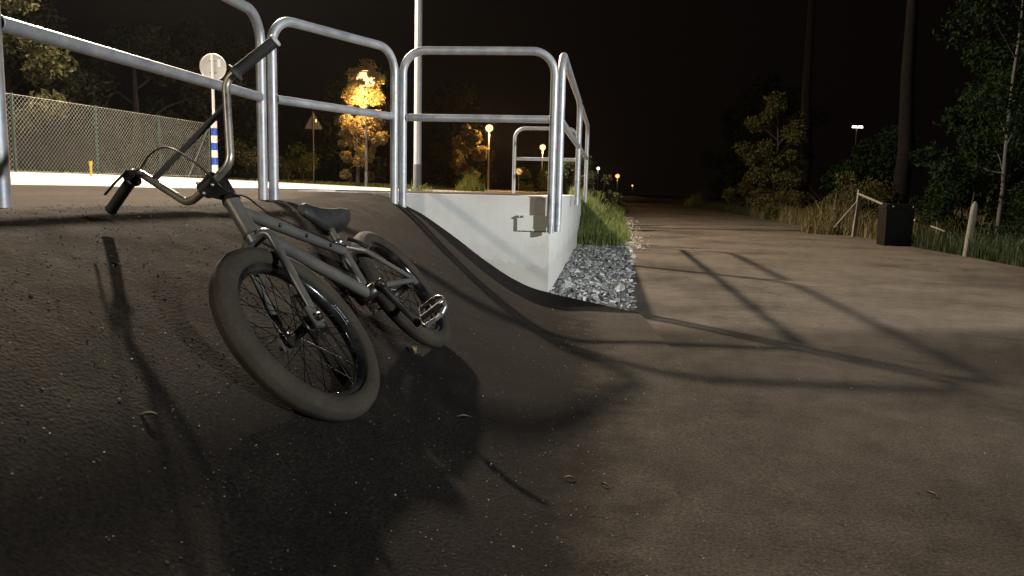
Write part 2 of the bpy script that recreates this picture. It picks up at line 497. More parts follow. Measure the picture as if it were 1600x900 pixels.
def tyre_mat():
    m, nt, p, _ = new_mat('dusty_tyre')
    c = coord(nt)
    f = noise_tex(nt, c, 6.0, 6, 0.65)
    a = ramp(nt, f, [(0.3, (0.023, 0.0185, 0.0135)), (0.7, (0.047, 0.038, 0.0275))])
    g = noise_tex(nt, c, 130.0, 3, 0.6)
    nt.links.new(mixc(nt, 0.5, a, ramp(nt, g, [(0.3, (0.6,) * 3), (0.7, (1.3,) * 3)]), 'MULTIPLY'), p.inputs['Base Color'])
    p.inputs['Roughness'].default_value = 0.85
    p.inputs['Specular IOR Level'].default_value = 0.25
    v = nt.nodes.new('ShaderNodeTexVoronoi'); v.inputs['Scale'].default_value = 120.0
    nt.links.new(c, v.inputs['Vector'])
    bump(nt, p, v.outputs['Distance'], 0.25, 0.0015)
    return m
M['tyre'] = tyre_mat()

# ------------------------------------------------------------------ ground
NEAR = [(-9.5, 3.0, 0.690), (-7.2, 6.5, 0.694), (-6.087, 9.0, 0.703), (-5.586, 11.0, 0.718), (-4.657, 14.0, 0.760), (-2.613, 19.0, 0.748), (-0.089, 30.0, 0.756), (4.0, 60.0, 0.80)]
FAR = [(-15.0, 4.0, 0.93), (-12.6, 9.0, 0.94), (-10.33, 15.3, 0.958), (-9.9, 19.0, 0.98), (-9.35, 23.5, 0.985), (-7.9, 27.0, 0.86), (-4.676, 34.0, 0.822), (2.0, 60.0, 0.85)]
NEAR_X = [(p[1], p[0]) for p in NEAR]
FAR_X = [(p[1], p[0]) for p in FAR]
def x_near(y): return lerp_table(NEAR_X, y)
def x_far(y): return lerp_table(FAR_X, y)
def path_left(y):
    if y < 4.98: return -2.0
    if y < 11.3: return 0.80 + (y - 5.03) * (1.80 - 0.80) / 6.27
    return 1.80 + (y - 11.3) * 0.137 if y < 26 else 3.81 + (y - 26) * 0.1575
def path_right(y): return 5.02 + 0.150 * y

def z_ground(x, y):
    xl = 0.28 + 0.1225 * (y - 5.86) if y < 12.9 else 1.14 + 0.137 * (y - 12.9)
    if y < 11.9:
        lo = -0.04
        if x > path_right(y):
            lo = -0.03 + 0.18 * smooth((x - path_right(y) - 0.2) / 2.5)
        hi = 0.60
        if x < x_far(y): hi = 0.90
        return hi if x < -1.9 else lo
    if x > path_right(y):
        return -0.03 + 0.18 * smooth((x - path_right(y) - 0.2) / 2.5)
    xr = path_left(y) - 0.08
    s = smooth((x - (xl - 0.25)) / max(0.15, xr - (xl - 0.25)))
    hi = 0.67
    if y < 17 and x > xl - 0.30 and y < 12.9 + 4: hi = 0.67 * smooth((y - 11.2) / 4.2) if x > xl - 0.02 or y > 12.9 else 0.67
    if x < x_far(y): hi = 0.86 + min(0.25, 0.012 * (x_far(y) - x))
    return hi * (1 - s) - 0.04 * s

def grid_mesh(name, xs_fn, ys, nx, zfn, mat):
    V, Q = [], []
    for y in ys:
        xs = xs_fn(y)
        for x in xs:
            V.append((x, y, zfn(x, y)))
    for j in range(len(ys) - 1):
        for i in range(nx - 1):
            a = j * nx + i
            Q.append((a, a + 1, a + nx + 1, a + nx))
    return np_mesh(name, V, Q, mat, sm=True)

gy = sorted(set([-60, -30, -15, -8] + [round(-4 + 0.7 * k, 2) for k in range(22)] + [11.4, 11.9, 12.0] + [round(12.5 + 0.6 * k, 2) for k in range(40)] + [37 + 3 * k for k in range(20)] + [100, 120, 150, 200, 300, 500]))
gx = [-300, -150, -80, -50, -35, -26, -20, -17, -15, -13.5] + [-12 + 0.5 * k for k in range(20)] + [-1.95, -1.85] + [-1.5 + 0.15 * k for k in range(40)] + [4.7 + 0.4 * k for k in range(30)] + [17 + 1.5 * k for k in range(20)] + [50, 70, 100, 160, 300]
tag(grid_mesh('ground', lambda y: gx, gy, len(gx), z_ground, M['soil']), kind='structure')

def path_xs(y):
    a, b = path_left(y), path_right(y)
    return [a + (b - a) * k / 23 for k in range(24)]
py_ = [-5 + 0.25 * k for k in range(40)] + [4.979, 4.985] + [5.03 + 0.4 * k for k in range(55)] + [28, 32, 38, 45, 55, 70, 90, 120, 160]
py_ = sorted(p for p in py_)
def z_path(x, y):
    return 0.003 * mnoise.noise(Vector((x * 0.7, y * 0.5, 3.1))) + 0.001 - (0.02 * smooth((0.84 - x) / 0.3) if y < 4.97 else 0.0)
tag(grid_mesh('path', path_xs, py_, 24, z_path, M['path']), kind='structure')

# pale road behind the railing (slab with a kerb-like edge)
mb = MB()
K = 6
rows = []
ys_r = [4, 6, 8, 9, 10, 11, 12, 13, 14, 16, 18, 20, 22, 24, 26, 28, 31, 34, 40, 48, 60]
NZ = [(p[1], p[2]) for p in NEAR]; FZ = [(p[1], p[2]) for p in FAR]
for y in ys_r:
    row = []
    for k in range(K + 1):
        t = k / K
        row.append((x_far(y) * t + x_near(y) * (1 - t), y, lerp_table(FZ, y) * t + lerp_table(NZ, y) * (1 - t)))
    rows.append(row)
vs = [p for r_ in rows for p in r_]
fs = [(j * (K + 1) + k, (j + 1) * (K + 1) + k, (j + 1) * (K + 1) + k + 1, j * (K + 1) + k + 1) for j in range(len(rows) - 1) for k in range(K)]
mb.add(vs, fs, True)
for k, rev in ((0, False), (K, True)):
    e1 = [r_[k] for r_ in rows]
    e2 = [(p[0], p[1], p[2] - 0.3) for p in e1]
    n = len(e1)
    mb.add(e1 + e2, [((i, i + 1, n + i + 1, n + i) if rev else (i + 1, i, n + i, n + i + 1)) for i in range(n - 1)])
tag(mb.build('road', M['pale_road']), kind='structure')

# asphalt apron between road and concrete deck
def apron_xs(y):
    a, b = x_near(y) + 0.0, min(1.0 + 0.1 * max(0, y - 12), 1.2) if y > 12 else -1.0
    b = max(b, a + 0.4)
    return [a + (b - a) * k / 9 for k in range(10)]
tag(grid_mesh('apron', apron_xs, [6.25, 7, 8, 9, 10, 11, 12, 12.95, 13, 14, 16, 18, 20, 24, 30], 10,
              lambda x, y: 0.742 + 0.0006 * (y - 6) - 0.05 * smooth((-3.0 - x) / 2.0), M['apron']), kind='structure')

# the asphalt ramp heaped up against the wall
RA = [(-4, -1.62), (1.9, -1.50), (2.85, -1.45), (4.9, -1.28), (5.85, -1.10), (6.3, -1.05)]
RB = [(-4, 0.10), (0.5, 0.22), (1.9, 0.22), (2.85, 0.375), (4.0, 0.42), (5.0, 0.40), (5.85, 0.36), (6.3, 0.36)]
def ramp_right(y):
    if y < 5.0: return max(0.85, lerp_table(RB, y) + 0.4)
    if y < 5.86: return 0.82 + (0.29 - 0.82) * (y - 5.0) / 0.86
    return 0.24
def z_ramp(x, y):
    a, b = lerp_table(RA, y), lerp_table(RB, y)
    t = (x - a) / (b - a)
    z = 0.70 * (1 - smooth(t))
    if x < -2.6: z -= 0.012 * smooth((-2.6 - x) / 2)
    u = mnoise.noise(Vector((x * 1.6, y * 1.6, 0.3))) * 0.014 + mnoise.noise(Vector((x * 6, y * 6, 5.0))) * 0.003 + mnoise.noise(Vector((x * 23, y * 23, 9.0))) * 0.0014
    k = smooth((ramp_right(y) - x) / 0.5)
    lip = 0.003 + 0.015 * smooth((y - 4.2) / 0.7)
    if x < -0.8: z += 0.05 * smooth((y - 5.55) / 0.6) * smooth((-0.8 - x) / 0.4)
    return z + u * k + lip * (1 - 0.3 * k) + 0.002
uu = [0, .12, .24, .36, .46, .54] + [0.60 + 0.40 * k / 75 for k in range(76)]
uu = [0, .15, .3, .42, .52, .6, .66, .70] + [0.705 + 0.295 * k / 110 for k in range(111)]
def ramp_xs(y):
    r_ = ramp_right(y)
    return [-9.0 + (r_ + 9.0) * u for u in uu]
ry = [-4, -3, -2, -1.2, -0.6, -0.2] + [0.0 + 0.035 * k for k in range(178)] + [6.26]
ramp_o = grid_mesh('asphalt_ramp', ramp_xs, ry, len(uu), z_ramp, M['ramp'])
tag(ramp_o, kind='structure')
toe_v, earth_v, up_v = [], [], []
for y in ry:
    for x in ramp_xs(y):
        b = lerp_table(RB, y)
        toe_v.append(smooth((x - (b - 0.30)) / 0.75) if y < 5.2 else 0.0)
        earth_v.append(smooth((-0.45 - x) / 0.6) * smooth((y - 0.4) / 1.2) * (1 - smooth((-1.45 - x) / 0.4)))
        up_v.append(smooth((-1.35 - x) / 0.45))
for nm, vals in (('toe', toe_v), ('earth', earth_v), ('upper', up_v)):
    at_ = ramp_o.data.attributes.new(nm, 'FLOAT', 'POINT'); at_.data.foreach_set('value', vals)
# crumbly lip of the ramp on the gravel
mb = MB()
lipn = 60
e1, e2 = [], []
for k in range(lipn + 1):
    y = 4.86 + (5.86 - 4.86) * k / lipn
    x = ramp_right(y)
    j = 0.010 * mnoise.noise(Vector((0, y * 30, 1)))
    e1.append((x - 0.002, y, z_ramp(x, y)))
    e2.append((x + 0.02 + j, y + 0.01, -0.02))
mb.add(e1 + e2, [(i, i + 1, lipn + 1 + i + 1, lipn + 1 + i) for i in range(lipn)])
lp = mb.build('ramp_edge', M['ramp'], ramp_o)

# ------------------------------------------------------------------ concrete abutment
wall_poly = [(0.28, 5.86), (0.995, 11.70), (1.13, 12.80), (-0.35, 12.95), (-1.75, 12.95), (-1.75, 6.13)]
WT = 0.768
def prism(poly, z0, z1, bev=0.0):
    n = len(poly)
    mb_ = MB()
    cx_ = sum(p[0] for p in poly) / n; cy_ = sum(p[1] for p in poly) / n
    lay = [[(x, y, z0) for x, y in poly], [(x, y, z1 - bev) for x, y in poly],
           [(x + (cx_ - x) / max(1e-6, math.hypot(cx_ - x, cy_ - y)) * bev, y + (cy_ - y) / max(1e-6, math.hypot(cx_ - x, cy_ - y)) * bev, z1) for x, y in poly]]
    vs_ = [p for l in lay for p in l]
    fs_ = []
    for L in range(2):
        for i in range(n):
            j = (i + 1) % n
            fs_.append((L * n + i, L * n + j, (L + 1) * n + j, (L + 1) * n + i))
    fs_.append(tuple(2 * n + i for i in range(n)))
    mb_.add(vs_, fs_)
    return mb_
wall = prism(wall_poly, -0.15, WT, 0.012).build('concrete_wall', M['concrete'])
tag(wall, 'pale cast concrete retaining wall standing at the edge of the gravel', 'wall')
deck_poly = [(0.02, 6.17), (0.66, 11.65), (0.76, 12.45), (-0.4, 12.55), (-1.5, 12.55), (-1.5, 6.38)]
prism(deck_poly, WT - 0.05, WT + 0.006).build('deck_surface', M['apron'], wall)
# repaired pocket round the railing foot
wd = Vector((0.28 + 1.75, 5.86 - 6.13, 0)).normalized()      # along front face, to the right
wnrm = Vector((wd.y, -wd.x, 0))                              # out of the face, towards the viewer
if wnrm.y > 0: wnrm = -wnrm
def on_face(s, z, out=0.0):
    """s metres left of the corner"""
    p = Vector((0.28, 5.86, z)) - wd * s + wnrm * out
    return p
rotw = Matrix.Rotation(math.atan2(wd.y, wd.x), 3, 'Z')
mb = MB(); mb.box(on_face(0.062, 0.685, 0.001), (0.118, 0.012, 0.150), rotw)
mb.build('mortar_patch', M['concrete_patch'], wall)
mb = MB(); mb.box(on_face(0.128, 0.560, 0.010), (0.245, 0.022, 0.118), rotw)
mb.build('anchor_block', M['concrete'], wall)
for sx, sz in ((0.238, 0.610), (0.205, 0.612)):
    mb = MB(); mb.lathe([(0.0, 0.0), (0.009, 0.0), (0.008, 0.010), (0.0, 0.012)], on_face(sx, sz, 0.025), wnrm, 10, closed=False)
    mb.build('bolt', M['galv'], wall)
for sx, sz, w_, h_ in ((0.10, 0.372, 0.022, 0.012), (0.075, 0.345, 0.012, 0.016), (0.055, 0.383, 0.010, 0.010), (0.29, 0.30, 0.008, 0.008)):
    mb = MB(); mb.box(on_face(sx, sz, 0.0005), (w_, 0.003, h_), rotw)
    mb.build('chipped_spot', M['concrete_patch'], wall)

# ------------------------------------------------------------------ gravel
def in_poly(x, y, poly):
    c = False
    j = len(poly) - 1
    for i in range(len(poly)):
        xi, yi = poly[i]; xj, yj = poly[j]
        if (yi > y) != (yj > y) and x < (xj - xi) * (y - yi) / (yj - yi) + xi:
            c = not c
        j = i
    return c
grav_poly = [(0.29, 5.84), (0.83, 5.00), (1.80, 11.3), (1.35, 11.9), (1.0, 11.75)]
def stones(name, pts, smin, smax, mat, kind='stuff', seed=1, sink=0.25, zf=None):
    r_ = random.Random(seed)
    base = np.array([(x, y, z) for z in (-1, 1) for x, y in ((-1, -1), (1, -1), (1, 1), (-1, 1))], float)
    quads = np.array([(3, 2, 1, 0), (4, 5, 6, 7), (0, 1, 5, 4), (1, 2, 6, 5), (2, 3, 7, 6), (3, 0, 4, 7)])
    rs = np.random.RandomState(seed)
    V, Q = [], []
    for i, (x, y, z) in enumerate(pts):
        s = r_.uniform(smin, smax) * (1.5 if r_.random() < 0.06 else 1)
        b = base * (s * 0.5 * np.array([r_.uniform(.7, 1.3), r_.uniform(.6, 1.0), r_.uniform(.4, .75)])) * rs.uniform(0.55, 1.1, (8, 3))
        e = Matrix.Rotation(r_.uniform(0, 6.28), 3, 'Z') @ Matrix.Rotation(r_.uniform(-.7, .7), 3, 'X') @ Matrix.Rotation(r_.uniform(-.7, .7), 3, 'Y')
        b = b @ np.array(e).T + np.array((x, y, z + s * sink))
        V.append(b); Q.append(quads + 8 * i)
    return tag(np_mesh(name, np.concatenate(V), np.concatenate(Q), mat), kind=kind)
pts = []
r2 = random.Random(3)
while len(pts) < 6500:
    x, y = r2.uniform(0.25, 1.85), r2.uniform(4.98, 11.9)
    if in_poly(x, y, grav_poly):
        pts.append((x, y, -0.028 + 0.018 * mnoise.noise(Vector((x * 2, y * 2, 0)))))
st = stones('gravel', pts, 0.022, 0.060, M['stone'], seed=5)
st['label'] = 'crushed grey stone filling the strip beside the concrete wall'
pts = []
while len(pts) < 900:
    y = r2.uniform(11.0, 26.0) ** 1.0
    x = path_left(y) + r2.gauss(-0.02, 0.13)
    pts.append((x, y, 0.004))
while len(pts) < 1300:
    y = r2.uniform(11.3, 12.6); x = r2.uniform(1.1, 1.95)
    pts.append((x, y, 0.0))
tag(stones('path_edge_grit', pts, 0.012, 0.04, M['crumb'], seed=6), 'pale crumbled grit along the left edge of the path')
# grit scattered over ramp and path
pts, ptsd = [], []
for i in range(3600):
    x, y = r2.uniform(-1.75, 2.6), r2.uniform(0.9, 5.0)
    if r2.random() < 0.75: x, y = r2.gauss(-1.0, 0.42), r2.uniform(1.0, 4.4)
    z = z_ramp(x, y) if x < ramp_right(y) else 0.004
    if r2.random() < 0.075: pts.append((x, y, z))
    elif x < 0.3 or r2.random() < 0.25: ptsd.append((x, y, z))
for i in range(420):
    y = r2.uniform(1.2, 4.6); x = lerp_table(RB, y) + r2.gauss(-0.10, 0.16)
    (pts if r2.random() < 0.25 else ptsd).append((x, y, z_ramp(x, y)))
tag(stones('loose_grit', pts, 0.0018, 0.0048, M['crumb'], seed=8), 'tiny pale grit scattered over the asphalt ramp and path')
tag(stones('loose_crumbs', ptsd, 0.0018, 0.0048, M['crumb_dark'], seed=9), 'small dark asphalt crumbs scattered over the ramp')

# ------------------------------------------------------------------ railings
TR = 0.0302
def rail_panel(name, A, B, top, mid, bots, label, cornerR=0.17, sleeves=()):
    A, B = Vector((*A, 0)), Vector((*B, 0))
    e = empty(name, (A.x, A.y, bots[0]))
    inv = Matrix.Translation(-Vector((A.x, A.y, bots[0])))
    xf = lambda p: inv @ p
    pts_ = fillet([A + Vector((0, 0, bots[0])), A + Vector((0, 0, top)), B + Vector((0, 0, top)), B + Vector((0, 0, bots[1]))], cornerR, 10)
    mb_ = MB(); mb_.tube(pts_, TR, 18)
    mb_.build('tube_frame', M['galv'], e, xf)
    d = (B - A).normalized()
    mb_ = MB(); mb_.tube([A + d * (TR * 0.9) + Vector((0, 0, mid)), B - d * (TR * 0.9) + Vector((0, 0, mid))], TR * 0.93, 18, caps=False)
    mb_.build('middle_rail', M['galv'], e, xf)
    for P in (A, B):
        mb_ = MB()
        s_ = 1 if P is A else -1
        c = P + d * s_ * TR + Vector((0, 0, mid))
        mb_.lathe([(TR * 0.93, -0.004), (TR * 1.02, -0.002), (TR * 1.02, 0.004), (TR * 0.93, 0.007)], c, d * s_, 18)
        mb_.build('weld', M['galv'], e, xf)
    for P, zb, dz in sleeves:
        mb_ = MB(); mb_.tube([(P[0], P[1], zb + 0.001), (P[0], P[1], zb - dz)], TR * 0.82, 14)
        mb_.build('post_foot', M['galv'], e, xf)
    tag(e, label, 'railing', 'galvanised tube railing panels')
    return e
TOP, MID = 1.84, 1.343
rail_panel('railing_panel', (-2.05, 0.55), (-1.85, 2.615), TOP, MID, (0.60, 0.60), 'railing panel cut off by the left picture edge, only its end post in view')
rail_panel('railing_panel', (-1.822, 2.70), (-1.585, 4.80), TOP, MID, (0.60, 0.60), 'railing panel nearest the viewer, running off the left edge above the bike')
rail_panel('railing_panel', (-1.535, 4.86), (-0.925, 5.86), TOP, MID, (0.60, 0.60), 'slanting railing panel on the ramp with the orange lamp seen through it')
rail_panel('railing_panel', (-0.865, 5.895), (0.282, 5.785), TOP, MID, (0.60, 0.55), 'railing panel facing the viewer along the top of the concrete wall',
           sleeves=(((0.282, 5.785), 0.55, 0.055),))
rail_panel('railing_panel', (0.338, 5.838), (0.745, 9.05), TOP, MID, (0.55, 0.66), 'first side railing panel beside the path, bolted to the wall corner',
           sleeves=(((0.338, 5.838), 0.55, 0.05),))
rail_panel('railing_panel', (0.757, 9.14), (1.125, 12.02), TOP, MID, (0.66, 0.66), 'far side railing panel beside the grass at the path edge')
rail_panel('railing_panel', (1.03, 12.62), (-0.01, 12.72), TOP, MID, (0.775, 0.775), 'distant railing panel across the far end of the deck')

# ------------------------------------------------------------------ foliage helpers
def leaf_mesh(name, C, size, mat, parent=None, seed=0, aspect=0.55, droop=0.0):
    """C: (n,3) leaf centres; every leaf a folded diamond of two triangles"""
    rs = np.random.RandomState(seed)
    n = len(C)
    d = rs.normal(size=(n, 3)); d[:, 2] -= droop
    d /= np.linalg.norm(d, axis=1)[:, None]
    a = rs.normal(size=(n, 3)); a -= d * np.sum(a * d, 1)[:, None]
    a /= np.linalg.norm(a, axis=1)[:, None]
    nn = np.cross(d, a)
    s = (size * rs.uniform(0.55, 1.3, n))[:, None]
    p0 = C - d * s * 0.5; p2 = C + d * s * 0.5
    p1 = C + a * s * aspect * 0.5 + nn * s * 0.12 - d * s * 0.06
    p3 = C - a * s * aspect * 0.5 + nn * s * 0.12 - d * s * 0.06
    V = np.stack([p0, p1, p2, p3], 1).reshape(-1, 3)
    Q = np.arange(n * 4).reshape(n, 4)
    T = np.concatenate([Q[:, [0, 1, 2]], Q[:, [0, 2, 3]]])
    return np_mesh(name, V, T, mat, parent)

def clump_points(n, centres, radii, seed, shell=0.5):
    rs = np.random.RandomState(seed)
    k = rs.randint(0, len(centres), n)
    d = rs.normal(size=(n, 3)); d /= np.linalg.norm(d, axis=1)[:, None]
    rr = rs.uniform(0, 1, n) ** shell
    return np.asarray(centres)[k] + d * rr[:, None] * np.asarray(radii)[k][:, None] * np.array([1, 1, 0.8])

def tree(name, label, base, height, crown_r, crown_lo, mat, n=4500, leaf=0.14, seed=1, trunk_r=0.12, bark='bark', group=None, cat='tree', clumps=26, lean=(0, 0), extra=()):
    rs = np.random.RandomState(seed)
    e = empty(name, base)
    top = Vector((lean[0], lean[1], height))
    mb_ = MB()
    tp = [Vector((0, 0, -0.15))]
    for k in range(1, 7):
        t = k / 6
        tp.append(Vector((lean[0] * t + rs.uniform(-.06, .06) * height * 0.12, lean[1] * t + rs.uniform(-.06, .06) * height * 0.12, height * 0.92 * t)))
    mb_.tube(tp, [trunk_r * (1.15 - 0.95 * k / 6) for k in range(7)], 9)
    cs, rd = [], []
    for k in range(clumps):
        z = rs.uniform(crown_lo, height)
        t = (z - crown_lo) / (height - crown_lo)
        prof = math.sin(math.pi * min(1, 0.18 + 0.80 * t)) ** 0.7
        a = rs.uniform(0, 6.283); q = crown_r * prof * math.sqrt(rs.uniform(0.05, 1))
        c = Vector((q * math.cos(a) + lean[0] * z / height, q * math.sin(a) + lean[1] * z / height, z))
        cs.append(c); rd.append(crown_r * rs.uniform(0.18, 0.36))
        zz = max(0.2 * height, z - 0.5 * q - 0.2)
        st_ = Vector((lean[0] * zz / height, lean[1] * zz / height, zz))
        if k < 16:
            mb_.tube([st_, st_.lerp(c, 0.5) + Vector((0, 0, 0.08 * q)), c], [trunk_r * 0.35, trunk_r * 0.22, trunk_r * 0.08], 5, caps=False)
    for (ex, ey, ez, er) in extra:
        cs.append(Vector((ex, ey, ez))); rd.append(er)
    mb_.build('trunk', M[bark], e)
    C = clump_points(n, [tuple(c) for c in cs], rd, seed + 50)
    leaf_mesh('crown', C, leaf, M[mat], e, seed + 90)
    tag(e, label, cat, group)
    return e

def shrub(name, label, base, h, r_, mat, n=2200, leaf=0.09, seed=1, group=None, cat='shrub'):
    rs = np.random.RandomState(seed)
    e = empty(name, base)
    mb_ = MB(); cs, rd = [], []
    for k in range(15):
        a = rs.uniform(0, 6.283); q = r_ * math.sqrt(rs.uniform(0, 1)); z = rs.uniform(0.15, 1.0) * h * (1 - 0.35 * (q / r_) ** 2)
        c = Vector((q * math.cos(a), q * math.sin(a), z))
        cs.append(tuple(c)); rd.append(min(r_, h) * rs.uniform(0.22, 0.40))
        mb_.tube([(0.15 * c.x, 0.15 * c.y, -0.1), c * 0.5 + Vector((0, 0, 0.06 * h)), c], [0.020, 0.014, 0.005], 5, caps=False)
    mb_.build('stems', M['bark'], e)
    leaf_mesh('foliage', clump_points(n, cs, rd, seed + 5), leaf, M[mat], e, seed + 9)
    tag(e, label, cat, group)
    return e

def blades(name, pts_, hmin, hmax, mat, seed=1, width=0.012, bend=0.35, parent=None, dome=None):
    rs = np.random.RandomState(seed)
    P = np.asarray(pts_, float); n = len(P)
    h = rs.uniform(hmin, hmax, n)
    if dome is not None: h = h * np.asarray(dome)
    a = rs.uniform(0, 6.283, n); b = rs.uniform(0, 6.283, n)
    w = width * rs.uniform(0.6, 1.4, n)
    side = np.stack([np.cos(a), np.sin(a), np.zeros(n)], 1) * w[:, None] * 0.5
    dirv = np.stack([np.cos(b), np.sin(b), np.zeros(n)], 1) * (bend * h * rs.uniform(0.1, 1, n))[:, None]
    up = np.array([0, 0, 1.0])
    m1 = P + dirv * 0.3 + up * (h * 0.6)[:, None]
    tip = P + dirv + up * (h * rs.uniform(0.85, 1.0, n))[:, None]
    V = np.stack([P - side, P + side, m1 + side * 0.7, m1 - side * 0.7, tip], 1).reshape(-1, 3)
    i = np.arange(n)[:, None] * 5
    T = np.concatenate([i + [0, 1, 2], i + [0, 2, 3], i + [3, 2, 4]])
    return np_mesh(name, V, T, mat, parent)

# ------------------------------------------------------------------ grass beside the wall end
pts = []
while len(pts) < 20000:
    y = 11.55 + 24 * r2.random() ** 1.7
    xl = 0.99 + 0.1225 * (y - 11.7) if y < 12.9 else 1.14 + 0.137 * (y - 12.9)
    x = r2.uniform(xl - 0.15, path_left(y) - 0.03)
    if y < 12.6 and x > xl + 0.55 * (0.4 + r2.random()): continue
    if x > path_left(y) - 0.22 * r2.random(): continue
    pts.append((x, y, z_ground(x, y) - 0.01))
tag(blades('verge_grass', pts, 0.08, 0.34, M['grass'], 3, 0.016), 'green grass bank between the concrete wall and the path', None, None, 'stuff')
pts = [(-3.2 + 3.6 * r2.random() - 0.2, 13.2 + 10 * r2.random(), 0.70) for _ in range(350)]
tag(blades('apron_weeds', pts, 0.02, 0.10, M['grass'], 4, 0.014), 'sparse low weeds on the ground behind the deck', None, None, 'stuff')

# right hand verge
pts, ptsd = [], []
for _ in range(26000):
    y = 7 + 48 * r2.random() ** 1.5
    x = path_right(y) + 0.02 + 3.2 * r2.random() ** 1.6 + 0.10 * mnoise.noise(Vector((y, 0, 0)))
    p = (x, y, z_ground(x, y) - 0.02)
    k = mnoise.noise(Vector((x * 0.5, y * 0.35, 7)))
    (ptsd if k > -0.05 and 13.5 + 3 * mnoise.noise(Vector((x, y, 2))) < y < 34 + 6 * mnoise.noise(Vector((x, y, 5))) else pts).append(p)
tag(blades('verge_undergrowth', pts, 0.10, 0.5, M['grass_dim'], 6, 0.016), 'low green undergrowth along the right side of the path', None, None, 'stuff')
tag(blades('verge_dry_grass', ptsd, 0.15, 0.75, M['grass_dry'], 7, 0.013, 0.5), 'dry brownish grass along the right side of the path', None, None, 'stuff')
pts = []
for _ in range(9000):
    y = 11 + 28 * r2.random(); x = x_far(y) - 0.05 - 5.0 * r2.random() ** 1.5
    pts.append((x, y, z_ground(x, y) - 0.02))
tag(blades('roadside_grass', pts, 0.06, 0.25, M['grass'], 8, 0.02), 'rough grass behind the pale road on the left', None, None, 'stuff')

def tuft(name, label, base, h, r_, n, mat, seed, cat='grass tuft'):
    rs = random.Random(seed)
    pp = []
    for _ in range(n):
        a = rs.uniform(0, 6.283); q = r_ * math.sqrt(rs.random())
        pp.append((q * math.cos(a), q * math.sin(a), -0.03))
    dm = [(1.05 - 0.75 * (math.hypot(p[0], p[1]) / r_) ** 1.5) * (0.6 + 0.4 * rs.random()) * (1.3 if rs.random() < 0.05 else 1) for p in pp]
    o = blades(name, pp, h * 0.5, h * 1.15, M[mat], seed, 0.014 * max(1, base[1] / 14), 0.6, None, dm)
    o.location = base
    return tag(o, label, cat)
tuft('grass_tuft', 'weeds sprouting round the foot of the tall lamp pole', (-2.28, 17.6, 0.72), 0.42, 0.45, 200, 'grass', 2)
tuft('tall_grass_tuft', 'tall grass clump below the lamp lit bush', (-1.73, 30, 0.78), 1.15, 0.6, 420, 'grass', 3)
tuft('dry_grass_clump', 'pale dry grass clump left of the wooden fence post', (7.45, 17.6, 0.02), 1.25, 0.75, 700, 'grass_dry', 4)
tuft('grass_tuft', 'lone bright grass tuft at the far right bend of the path', (14.3, 60, 0.0), 1.5, 0.9, 300, 'grass', 5)

# ------------------------------------------------------------------ chain link fence
def chain_fence():
    A, B = Vector((-12.9, 7.0, 0.93)), Vector((-10.4, 15.9, 0.95))
    Cc = Vector((-9.30, 23.3, 1.02))
    H = 1.60
    e = empty('chain_link_fence', tuple(A))
    inv = Matrix.Translation(-A)
    xf = lambda p: inv @ p
    V, Q = [], []
    for (P, S) in ((A, B), (B, Cc)):
        L = (S - P).length; d = (S - P) / L
        sp = 0.105
        nrm = d.cross(Vector((0, 0, 1)))
        u = -H
        while u < L:
            for sgn in (1, -1):
                # line from (u,0) to (u+H,H) clipped to the panel
                t0 = max(0, -u); t1 = min(H, L - u)
                if t1 - t0 < 0.02: continue
                if sgn == 1: a, b = (u + t0, t0), (u + t1, t1)
                else: a, b = (u + t0, H - t0), (u + t1, H - t1)
                off = nrm * 0.003 * sgn
                w = 0.0020
                pa = P + d * a[0] + Vector((0, 0, a[1])) + off; pb = P + d * b[0] + Vector((0, 0, b[1])) + off
                dd = (pb - pa).normalized(); s1 = dd.cross(nrm) * w; s2 = nrm * w
                i = len(V)
                for p in (pa, pb):
                    V += [p + s1, p - s1 * 0.5 + s2, p - s1 * 0.5 - s2]
                for k in range(3):
                    k2 = (k + 1) % 3
                    Q.append((i + k, i + k2, i + 3 + k2, i + 3 + k))
            u += sp
    o = np_mesh('wire_mesh', [tuple(xf(p)) for p in V], Q, M['green_wire'], e)
    o['kind'] = 'stuff'
    for P, S, k in ((A, B, 4), (B, Cc, 3)):
        for i in range(k + (1 if S is Cc else 0)):
            p = P.lerp(S, i / k)
            mb_ = MB(); mb_.tube([p + Vector((0, 0, -0.25)), p + Vector((0, 0, H + 0.03))], 0.024, 8)
            mb_.build('post', M['green_post'], e, xf)
    for z_ in (0.03, H):
        for P, S in ((A, B), (B, Cc)):
            mb_ = MB(); mb_.tube([P + Vector((0, 0, z_)), S + Vector((0, 0, z_))], 0.004, 5)
            mb_.build('tension_wire', M['green_wire'], e, xf)
    dn = (Cc - B).normalized()
    mb_ = MB(); mb_.tube([Cc + Vector((0, 0, H - 0.1)), Cc - dn * 1.15 + Vector((0, 0, 0.0))], 0.022, 8)
    mb_.build('brace', M['green_post'], e, xf)
    tag(e, 'green chain link fence on the far side of the pale road', 'fence')
chain_fence()
mb = MB(); mb.tube([(0, 0, -0.1), (0, 0, 0.19)], 0.024, 10); mb.tube([(0, 0, 0.19), (0, 0, 0.27)], 0.034, 10)
o = mb.build('marker_post', M['yellow']); o.location = (-8.75, 15.75, 0.95)
tag(o, 'short yellow marker standing in front of the chain link fence', 'marker')

